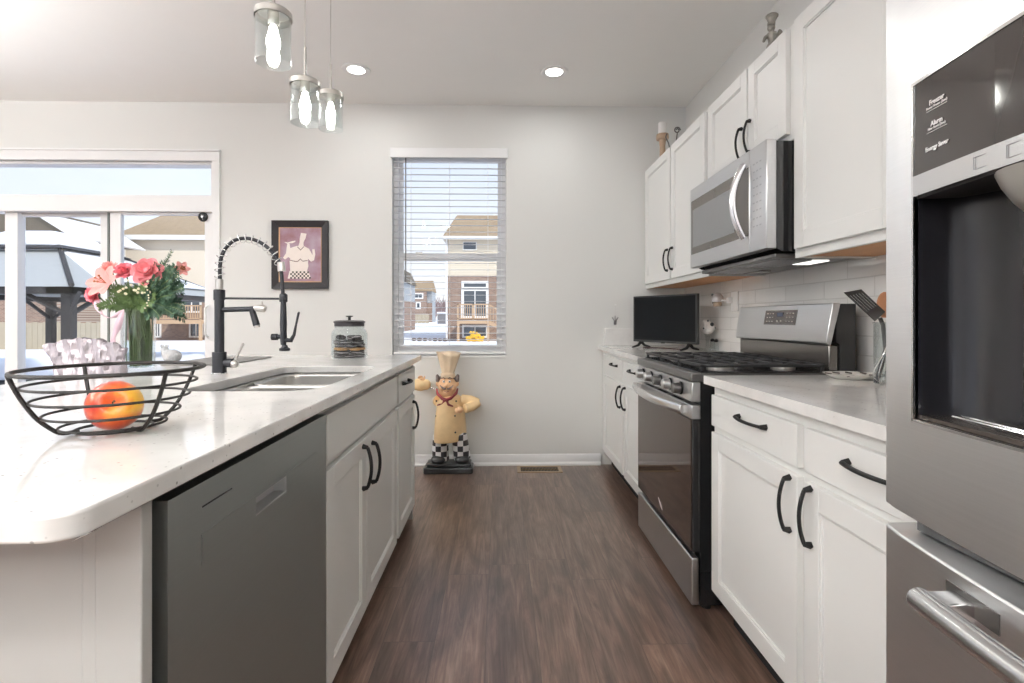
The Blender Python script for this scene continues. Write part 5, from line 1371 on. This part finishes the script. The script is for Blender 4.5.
# ================================================================== NEAR COUNTER: SPOON REST, CROCK, TOOLS
dx_, dy_ = 1.215, 1.745
sr = thing('spoon_rest', 'shallow white ceramic spoon rest with dark pattern on the near counter', 'spoon rest', (dx_, dy_, .9145))
s = MB(); n = 36; rows = []
for (r, z) in ((.0, .003), (.05, .003), (.062, .008), (.080, .016), (.084, .018), (.078, .013), (.056, .0), (0, 0)):
    row = []
    for i in range(n):
        a = 2*PI*i/n; rr = max(r, .0005)*(1+.05*math.sin(6*a)); row.append(s.bm.verts.new((dx_+math.cos(a)*rr*1.18, dy_+math.sin(a)*rr*.9, .9145+z)))
    rows.append(row)
for i in range(len(rows)-1): s.bridge(rows[i], rows[i+1])
s.out('dish', mat('rest_white', (.72, .70, .66), .2, coat=.4), sr, ang=60, weld=True)
s = MB(); R_ = random.Random(8)
for i in range(11):
    a = 2*PI*i/11; s.tube([(dx_+math.cos(a)*.068*1.18, dy_+math.sin(a)*.068*.9, .9145+.0125), (dx_+math.cos(a+.25)*.074*1.18, dy_+math.sin(a+.25)*.074*.9, .9145+.0155)], [.008, .005], 8, rv=.0025)
s.out('rim_pattern', mat('rest_dark', (.06, .04, .035), .3), sr)
s = MB(); s.tube([(dx_+.06, dy_, .9145+.011), (dx_+.13, dy_-.01, .9145+.016)], [.012, .010], 10, rv=.003); s.out('handle', mat('rest_handle', (.25, .22, .2), .4, .5), sr)
kx, ky = 1.218, 1.555
cr_ = thing('utensil_crock', 'clear glass jar holding kitchen tools beside the refrigerator', 'jar', (kx, ky, .9145))
MB().lathe([(.058, 0), (.060, .006), (.060, .19), (.063, .195), (.060, .195), (.057, .19), (.057, .012), (0, .010)], (kx, ky, .9145), 36, cap=False).out('glass', M['glasst'], cr_, ang=60)
yk = 1.565
ut = thing('slotted_spatula', 'black slotted spatula leaning out of the glass jar toward the range', 'spatula', tuple(KP(880, 378, yk)))
PL = mat('nylon_black', (.03, .03, .032), .4, noise_amt=.05)
s = MB(); s.tube([KP(876, 383, yk), KP(886, 350, yk), KP(883, 325, yk), KP(880, 318, yk)], [.007, .007, .006, .006], 10); s.out('shaft', PL, ut)
# slotted blade quad in the plane
c1, c2, c3, c4 = KP(844, 292.5, yk-.03), KP(861, 289.5, yk+.02), KP(885, 312, yk+.02), KP(875, 321, yk-.02)
s = MB()
def quadstrip(a0, a1, b0, b1):   # u ranges across (c1->c2), v along (c1->c4)
    def W(u, v): return (c1.lerp(c2, u)).lerp(c4.lerp(c3, u), v)
    nn = (c2-c1).cross(c4-c1).normalized()*.0012; v_ = []
    for off in (-1, 1):
        for (u, v) in ((a0, b0), (a1, b0), (a1, b1), (a0, b1)): v_.append(s.bm.verts.new(W(u, v)+nn*off))
    for f in ((0, 3, 2, 1), (4, 5, 6, 7), (0, 1, 5, 4), (1, 2, 6, 5), (2, 3, 7, 6), (3, 0, 4, 7)): s.bm.faces.new([v_[i] for i in f])
quadstrip(0, 1, 0, .12); quadstrip(0, 1, .70, 1)
for i in range(6): quadstrip(i*.18+(.0), i*.18+.10, .12, .70)
s.out('blade', PL, ut)
wp = thing('wooden_spoon', 'pale wooden spoon standing in the glass jar beside the refrigerator', 'spoon', tuple(KP(890, 378, yk+.02)))
s = MB(); s.tube([KP(890, 382, yk+.015), KP(886.5, 330, yk+.03)], .006, 10)
s.ball(KP(884.5, 305, yk+.03), (.027, .006, .043), 18); s.out('spoon_body', mat('spoon_wood', S((196, 140, 104)), .55, noise_amt=.12), wp, remesh=.003)
tg = thing('whisk', 'steel kitchen whisk standing in the glass jar beneath the spatula', 'whisk', tuple(KP(885, 384, yk-.02)))
s = MB()
for o_ in (-.022, -.008, .008, .022): s.tube(catmull([KP(892, 330, yk-.02), KP(886, 352, yk-.02)+Vector((o_, o_, 0)), KP(882, 374, yk-.02)+Vector((o_*.9, -o_*.5, 0)), KP(881, 383, yk-.02)], 4), .0016, 6)
s.out('wires', M['chrome'], tg)

# ================================================================== OUTDOORS
def gz(y):
    P_ = [(3.9, -.08), (10, -.06), (20, -.21), (41, -.58), (70, -.3), (130, .3), (320, 1.2)]
    for (a, za), (b, zb) in zip(P_[:-1], P_[1:]):
        if a <= y <= b: return za+(zb-za)*(y-a)/(b-a)
    return -.1
s = MB(); ysn = [4.1, 7, 10, 15, 20, 26, 33, 41, 50, 70, 100, 130, 200, 320]; xs = [-200, -80, -40, -25, -15, -8, -3, 3, 10, 40, 120]; rows = []
for y in ysn: rows.append([s.bm.verts.new((x*(1+y/150), y, gz(y)+.05*math.sin(x*1.3+y*.5))) for x in xs])
for j in range(len(ysn)-1):
    for i in range(len(xs)-1): s.bm.faces.new((rows[j][i], rows[j][i+1], rows[j+1][i+1], rows[j+1][i]))
o = struct('ground', s, M['snow']); 
s = MB(); s.box(-60, 60, -60, YR-.3, -.4, -.2); s.box(-60, XL-.3, YR-.3, 4.0, -.4, -.2); struct('ground_rear', s, M['snow'])

BR = tile_mat('house_brick', S((156, 126, 106))[:3]+(1,), S((120, 92, 76))[:3]+(1,), S((170, 158, 146))[:3]+(1,), .24, .085, .012, 'X', 'Z', .9, bump=.2)
SD = tile_mat('lap_siding', S((220, 208, 186))[:3]+(1,), S((214, 202, 180))[:3]+(1,), S((186, 170, 142))[:3]+(1,), 6, .18, .008, 'X', 'Z', .8, bump=.3)
SG = tile_mat('grey_siding', S((168, 172, 174))[:3]+(1,), S((160, 165, 168))[:3]+(1,), S((130, 134, 136))[:3]+(1,), 6, .2, .01, 'X', 'Z', .8, bump=.3)
RF = mat('roof_shingle', S((158, 138, 112)), .95, noise_amt=.2, noise_scale=3, bump=.3, bump_scale=8, spec=.1)
RFD = mat('roof_shingle_dark', S((112, 104, 92)), .95, noise_amt=.15, noise_scale=3, spec=.1)
TW = mat('outdoor_trim', (.82, .81, .78), .6); DECK = mat('deck_wood', S((192, 162, 130)), .8, noise_amt=.12, noise_scale=2)
PANE = mat('outdoor_pane', (.06, .075, .09), .08, spec=.8, noise_amt=.2, noise_scale=1)
def roof(s, x0, x1, y0, y1, ze, zr, rx0=None, rx1=None, th=.22):
    """ridge along x"""
    ym = (y0+y1)/2; rx0 = x0 if rx0 is None else rx0; rx1 = x1 if rx1 is None else rx1
    v = [s.bm.verts.new(p) for p in ((x0, y0, ze), (x1, y0, ze), (x1, y1, ze), (x0, y1, ze), (rx0, ym, zr), (rx1, ym, zr))]
    w_ = [s.bm.verts.new((q.co.x, q.co.y, q.co.z-th)) for q in v]
    for f in ((0, 1, 5, 4), (2, 3, 4, 5), (3, 0, 4), (1, 2, 5)): s.bm.faces.new([v[i] for i in f]); s.bm.faces.new([w_[i] for i in f][::-1])
    for a, b in ((0, 1), (1, 2), (2, 3), (3, 0)): s.bm.faces.new((v[a], w_[a], w_[b], v[b]))
def hwin(par, x0, x1, y, z0, z1, name='window', mull=1, fw=.12):
    s = MB(); s.box(x0-fw, x0, y-.08, y, z0-fw, z1+fw); s.box(x1, x1+fw, y-.08, y, z0-fw, z1+fw); s.box(x0, x1, y-.08, y, z1, z1+fw); s.box(x0, x1, y-.08, y, z0-fw, z0)
    for i in range(mull): x = x0+(x1-x0)*(i+1)/(mull+1); s.box(x-.04, x+.04, y-.07, y, z0, z1)
    o = s.out(name, TW, par, smooth=False); MB().box(x0, x1, y-.04, y-.01, z0, z1).out('pane', PANE, o, smooth=False); return o
def deck(lab, x0, x1, y0, y1, z, zg, stair=0, ext=1.0):
    t = thing('wooden_deck', lab, 'deck', ((x0+x1)/2, y0, zg))
    MB().box(x0, x1, y0, y1, z-.28, z).out('platform', DECK, t, smooth=False)
    for x in (x0+.08, x1-.08): MB().box(x-.09, x+.09, y0, y0+.18, zg-.1, z-.28).out('post', DECK, t, smooth=False)
    s = MB(); s.box(x0, x1, y0, y0+.09, z+ext-.09, z+ext); s.box(x0, x1, y0, y0+.06, z+.08, z+.15)
    for x in (x0+.06, (x0+x1)/2, x1-.06): s.box(x-.06, x+.06, y0, y0+.1, z, z+ext)
    n = int((x1-x0)/.17)
    for i in range(n): x = x0+(x1-x0)*(i+.5)/n; s.box(x-.025, x+.025, y0+.02, y0+.06, z+.1, z+ext-.05)
    s.out('railing', DECK, t, smooth=False)
    if stair:
        s = MB(); n = 12; xs_ = x1; run = stair
        for i in range(n): xa = xs_+run*i/n; za = z-(z-zg)*i/n; s.box(xa, xa+run/n*1.1, y0+.1, y0+1.1, za-.22, za-.16)
        for yy in (y0+.05, y0+1.1): s.prism([(xs_, z-.02), (xs_, z-.32), (xs_+run, zg-.15), (xs_+run, zg+.12)], 'y', yy, yy+.05)
        s.prism([(xs_, z+ext), (xs_, z+ext-.1), (xs_+run, zg+ext-.05), (xs_+run, zg+ext+.05)], 'y', y0, y0+.07)
        for i in range(12): xa = xs_+run*(i+.5)/12; za = z-(z-zg)*(i+.5)/12; s.box(xa-.025, xa+.025, y0+.02, y0+.06, za, za+ext-.05)
        s.out('staircase', DECK, t, smooth=False)
    return t
# brick house framed by the kitchen window
HY = 41; X0 = -4.16
ha = thing('brick_house', 'brown brick house with tan upper storey seen through the slatted kitchen window', 'house', (2.4, 45, gz(41)))
MB().box(X0, 9, HY, HY+10, -1.0, 4.55).out('brick_wall', BR, ha, smooth=False)
MB().box(X0+.02, 9, HY+.02, HY+10, 4.55, 7.45).out('siding', SD, ha, smooth=False)
s = MB(); roof(s, X0-.35, 9.4, HY-.5, HY+10.5, 7.62, 10.35, X0+.3, 8.8); s.out('roof', RF, ha, smooth=False)
s = MB(); s.box(X0-.36, 9.4, HY-.53, HY-.49, 7.36, 7.62); s.box(X0-.36, X0-.30, HY-.5, HY+10, 7.36, 7.62); s.out('fascia', TW, ha, smooth=False)
s = MB(); s.box(X0-.16, X0-.02, HY-.16, HY-.02, -.6, 7.4); s.out('downspout', TW, ha, smooth=False)
def hx(px, y=HY): return KP(px, HOR, y).x
def hz(py, y=HY, px=470): return KP(px, py, y).z
hwin(ha, hx(463.5), hx(476), HY, hz(249.5), hz(242.5), fw=.05, mull=0)
w_ = hwin(ha, hx(464), hx(486), HY, hz(316), hz(291), 'patio_door', 1, .22)
hwin(ha, hx(464), hx(486), HY, hz(287), hz(283.5), 'transom', 0, .2)
hwin(ha, hx(464), hx(486), HY, hz(336), hz(326.5), 'basement_door', 1, .14)
deck('raised wooden deck with railing and stairs on the brick house seen through the kitchen window', hx(460), hx(490), 38.2, HY-.02, hz(320, 38.2), gz(39), stair=2.4, ext=1.2)
t = thing('yellow_toy', 'bright yellow garden toy lying in the snow beneath the raised deck', 'toy', (hx(474, 37), 37.2, gz(37)))
s = MB(); YM_ = mat('toy_yellow', S((240, 190, 40)), .5)
for a, b in (((466, 338), (480, 335)), ((468, 341), (474, 332)), ((470, 332), (480, 341)), ((473, 341), (484, 337)), ((476, 333), (483, 340)), ((467, 340), (483, 340))):
    s.tube([(hx(a[0], 37), 37.2, hz(a[1], 37)), (hx(b[0], 37), 36.8, hz(b[1], 37))], .10, 8)
s.out('frame', YM_, t)
# wide house framed by the patio door
hb = thing('beige_house', 'wide beige house with brick ground floor seen through the right pane of the patio door', 'house', (-20, 45, gz(41)))
BX0, BX1 = hx(124), -11.5
_hz = hz
def hz(py, y=HY, px=165): return _hz(py, y, px)
MB().box(BX0, BX1, HY, HY+10, -1, hz(302)).out('brick_wall', BR, hb, smooth=False)
MB().box(BX0, BX1, HY-.04, HY, hz(302), hz(296)).out('brick_band', mat('soldier_brick', S((214, 170, 130)), .8, noise_amt=.1), hb, smooth=False)
MB().box(BX0+.02, BX1, HY+.02, HY+10, hz(302), 7.3).out('siding', mat('beige_wall', S((222, 210, 190)), .8, noise_amt=.03), hb, smooth=False)
s = MB(); roof(s, BX0-.45, BX1+.4, HY-.5, HY+10.5, 7.62, 10.45, BX0+.2, BX1-.4); s.out('roof', RF, hb, smooth=False)
s = MB(); s.box(BX0-.46, BX1+.4, HY-.54, HY-.49, 7.25, 7.62); s.box(BX0-.10, BX0+.12, HY-.03, HY, -.6, 7.3); s.out('fascia', TW, hb, smooth=False)
hwin(hb, hx(191), hx(202), HY, hz(336), hz(324)); hwin(hb, hx(184), hx(200), HY, hz(311), hz(300), 'patio_door', 1, .14); hwin(hb, hx(156), hx(160), HY, hz(336), hz(322))
deck('pale wooden deck on the beige house seen behind the bouquet', hx(150, 38.5), hx(201, 38.5), 38.5, HY-.12, hz(320, 38.5, 170), gz(39), ext=1.1)
# house roof above the gazebo
def hz(py, y=HY, px=45): return _hz(py, y, px)
hd_ = thing('neighbour_house', 'brick house with grey brown roof rising behind the gazebo', 'house', (-38, 36, gz(34)))
MB().box(-46, hx(56, 34), 34, 39.5, -1, 6.8).out('wall', BR, hd_, smooth=False)
s = MB(); s.prism([(-47, 6.9), (hx(74, 33.6), hz(236.5, 33.6)), (hx(36, 33.6), hz(213, 33.6)), (hx(26, 33.6), hz(207, 33.6)), (-47, hz(207, 33.6))], 'y', 33.5, 39.8); s.out('roof', RFD, hd_, smooth=False)
s = MB(); s.prism([(hx(76, 33.4), hz(236.5, 33.4)), (hx(74, 33.4), hz(238, 33.4)), (hx(34, 33.4), hz(213.2, 33.4)), (hx(36, 33.4), hz(211.5, 33.4))], 'y', 33.3, 39.9); s.out('fascia', TW, hd_, smooth=False)
# distant little house
hz = _hz
def FX_(px): return hx(px, 130)
def FZ_(py): return hz(py, 130)
hc_ = thing('distant_house', 'small distant house with brick gable seen low in the kitchen window', 'house', (-22, 130, .3))
MB().box(FX_(403), FX_(431.5), 131, 138, 0, FZ_(291)).out('siding', SG, hc_, smooth=False)
MB().box(FX_(403)-.02, FX_(431.7), 130.9, 131, 0, FZ_(303)).out('brick_base', BR, hc_, smooth=False)
s = MB(); roof(s, FX_(402), FX_(432), 130, 139, FZ_(290.5), FZ_(279.5), FX_(405), FX_(431)); s.out('roof', RF, hc_, smooth=False)
s = MB(); s.box(FX_(411), FX_(426.5), 128.5, 131, 0, FZ_(292)); s.out('brick_gable', BR, hc_, smooth=False)
hwin(hc_, FX_(416), FX_(423), 128.5, FZ_(298), FZ_(294.5), mull=1, fw=.3); hwin(hc_, FX_(418), FX_(420.5), 128.5, FZ_(308), FZ_(303.5), mull=0, fw=.3)
he = thing('side_house', 'sliver of grey sided house cut off by the window edge', 'house', (-14, 60, -.3))
MB().box(-20, hx(401, 60), 60, 70, -1, hz(300, 60)).out('brick_wall', BR, he, smooth=False)
MB().box(-20, hx(401, 60)-.02, 60.02, 70, hz(300, 60), hz(276, 60)).out('siding', SG, he, smooth=False)
s = MB(); s.prism([(-20, hz(276, 60)-.1), (hx(403, 60), hz(281, 60)), (hx(396, 60), hz(266, 60)), (-20, hz(262, 60))], 'y', 59.6, 70); s.out('roof', RFD, he, smooth=False)
def fence(lab, x0, x1, y, z0, z1, m):
    t = thing('board_fence', lab, 'fence', ((x0+x1)/2, y, z0)); s = MB(); n = max(6, int((x1-x0)/(.24 if y < 50 else .8)))
    for i in range(n): a = x0+(x1-x0)*i/n; b = x0+(x1-x0)*(i+.93)/n; s.box(a, b, y, y+.05, z0, z1-.04*(i % 2))
    s.out('boards', m, t, smooth=False)
    s = MB(); s.box(x0, x1, y+.05, y+.12, z0+.3, z0+.45); s.box(x0, x1, y+.05, y+.12, z1-.5, z1-.35); s.out('rail', m, t, smooth=False)
FW_ = mat('fence_wood', S((176, 164, 142)), .9, noise_amt=.12, noise_scale=2)
fence('tan board fence across the snow behind the gazebo', -30, -18, 24, -.45, hz(322, 24), FW_)
fence('far tan fence in front of the small distant house', FX_(402), FX_(439), 112, .1, hz(314, 112), FW_)
t = thing('garden_shed', 'small grey utility box with snowy top at the end of the far fence', 'shed', (hx(441.5, 105), 105, .2))
MB().box(hx(437.5, 105), hx(446, 105), 105, 107, 0, hz(313.5, 105)).out('body', mat('shed_grey', (.18, .17, .17), .8, noise_amt=.3), t, smooth=False)
MB().box(hx(437, 105), hx(446.5, 105), 104.8, 107.2, hz(313.5, 105), hz(312, 105)).out('snow_cap', M['snow'], t, smooth=False)
# bare trees
TB = mat('bare_twigs', S((150, 128, 124)), .9, noise_amt=.2)
for i, (px, hgt) in enumerate(((435, 9), (439.5, 8.2), (443.5, 9.5), (447, 7.5))):
    t = thing('bare_tree', ('bare winter tree directly beside the small distant house', 'bare winter tree second from the small distant house', 'tallest bare winter tree near the brick house corner', 'bare winter tree closest to the brick house corner')[i], 'tree', (hx(px, 150+i*7), 150+i*7, .4))
    R_ = random.Random(i+20); s = MB(); YT = 150+i*7; x = hx(px, YT); s.tube([(x, YT, .3), (x+.1, YT, hgt*.5)], [.25, .12], 6); s.out('trunk', TB, t)
    s = MB()
    for j in range(70):
        z0_ = hgt*R_.uniform(.12, .6); a = R_.uniform(0, 2*PI); L = hgt*R_.uniform(.15, .4); s.tube([(x, YT, z0_), (x+math.cos(a)*L*.5, YT+math.sin(a)*L*.5, z0_+L*.8)], [.10, .05], 4)
    s.out('branches', TB, t, smooth=False)
# stones poking through the snow
ST_ = mat('garden_stone', S((112, 98, 88)), .9, noise_amt=.3)
for i, (px, py, r) in enumerate(((414, 335, .20), (419.5, 336, .22), (425, 338, .21), (430, 338, .16), (435, 339, .2), (440, 338.5, .18), (445, 340, .2))):
    y = 39.5-i*.25; s = MB(); s.ball((hx(px, y), y, gz(y)+.10), (r, r*.8, r*.62), 8)
    o = s.out('garden_stone', ST_, loc=(hx(px, y), y, gz(y)), smooth=False)
    props(o, ('dark garden stone at the fence end of the row in the snow', 'second garden stone of the snowy row, beside the end one', 'third garden stone of the snowy row', 'smallest garden stone, in the middle of the snowy row', 'fifth garden stone of the snowy row, toward the brick house', 'garden stone second nearest the brick house corner', 'garden stone touching the foot of the brick house corner')[i], 'stone', 'stones in the snow')
# gazebo
gb = thing('gazebo', 'black metal gazebo with snow on its double roof outside the patio door', 'gazebo', (-14.2, 16.5, -.12))
GM = mat('gazebo_metal', S((48, 44, 42)), .6, noise_amt=.1); GP = mat('gazebo_panel', S((170, 172, 170)), .6, noise_amt=.05)
gx0, gx1, gy0, gy1, ge = -16.5, -10.68, 13.0, 19.3, 1.76
for (x, y) in ((gx1, gy0), (gx0, gy0), (gx0, gy1), (gx1, gy1)):
    MB().box(x-.11, x+.11, y-.11, y+.11, gz(y)-.2, ge).out('post', GM, gb, smooth=False)
s = MB(); b_ = .10
for (a, c, d, e_) in ((gx0, gx1, gy0, gy0), (gx0, gx1, gy1, gy1), (gx0, gx0, gy0, gy1), (gx1, gx1, gy0, gy1)): s.box(a-b_-.2, c+b_+.2, d-b_-.2, e_+b_+.2, ge-.02, ge+.14) if (a == c or d == e_) else None
for (px_, sg) in ((gx1, -1),): s.tube([(px_, gy0, 1.2), (px_-1.1, gy0, ge)], .06, 6); s.tube([(px_, gy0+.0, 1.2), (px_, gy0+1.1, ge)], .06, 6)
s.tube([(gx0, gy1, 1.1), (gx0+1.0, gy1, ge)], .06, 6); s.tube([(gx0, gy1, 1.1), (gx0, gy1-1.0, ge)], .06, 6); s.tube([(gx1, gy0, 1.2), (gx1+.5, gy0-.3, ge)], .05, 6)
s.out('beam', GM, gb, smooth=False)
mxg, myg = -13.3, 15.65
def pyramid(s, x0, x1, y0, y1, z0, X0_, X1_, Y0_, Y1_, z1):
    A = [s.bm.verts.new(p) for p in ((x0, y0, z0), (x1, y0, z0), (x1, y1, z0), (x0, y1, z0))]; B = [s.bm.verts.new(p) for p in ((X0_, Y0_, z1), (X1_, Y0_, z1), (X1_, Y1_, z1), (X0_, Y1_, z1))]
    s.bridge(A, B); s.bm.faces.new(A[::-1]); s.bm.faces.new(B)
s = MB(); pyramid(s, gx0-.35, gx1+.35, gy0-.35, gy1+.35, ge+.14, mxg-1.1, mxg+1.1, myg-1.1, myg+1.1, 3.05); s.out('lower_roof', GP, gb, smooth=False)
s = MB(); pyramid(s, gx0-.1, gx1+.1, gy0+1.0, gy1+.1, ge+.40, mxg-1.1, mxg+1.1, myg-1.1, myg+1.1, 3.10); s.out('lower_snow', M['snow'], gb, bev=.08)
s = MB(); pyramid(s, mxg-1.35, mxg+1.35, myg-1.35, myg+1.35, 3.06, mxg-.2, mxg+.2, myg-.2, myg+.2, 3.5); s.out('upper_roof', GM, gb, smooth=False)
s = MB(); pyramid(s, mxg-1.35, mxg+1.15, myg-1.3, myg+1.3, 3.14, mxg-.9, mxg+.6, myg-.7, myg+.7, 3.66); s.out('upper_snow', M['snow'], gb, bev=.25, seg=4)
s = MB()
for (a, c) in ((gx0-.35, gy0-.35), (gx1+.35, gy0-.35), (gx1+.35, gy1+.35)): s.tube([(a, c, ge+.18), (mxg+(1.1 if a > mxg else -1.1), myg+(1.1 if c > myg else -1.1), 3.10)], .06, 6)
s.out('hip_rib', GM, gb, smooth=False)
# snow covered garden seat
t = thing('garden_bench', 'low patio seat buried under snow just outside the fixed door pane', 'bench', (-5.6, 6.1, -.08))
MB().box(-6.4, -5.05, 5.6, 6.7, -.1, .46).out('seat', mat('seat_dark', (.05, .05, .05), .7), t, bev=.04)
MB().box(-6.45, -5.0, 5.55, 6.75, .46, .70).out('snow_cushion', M['snow'], t, bev=.10, seg=5)
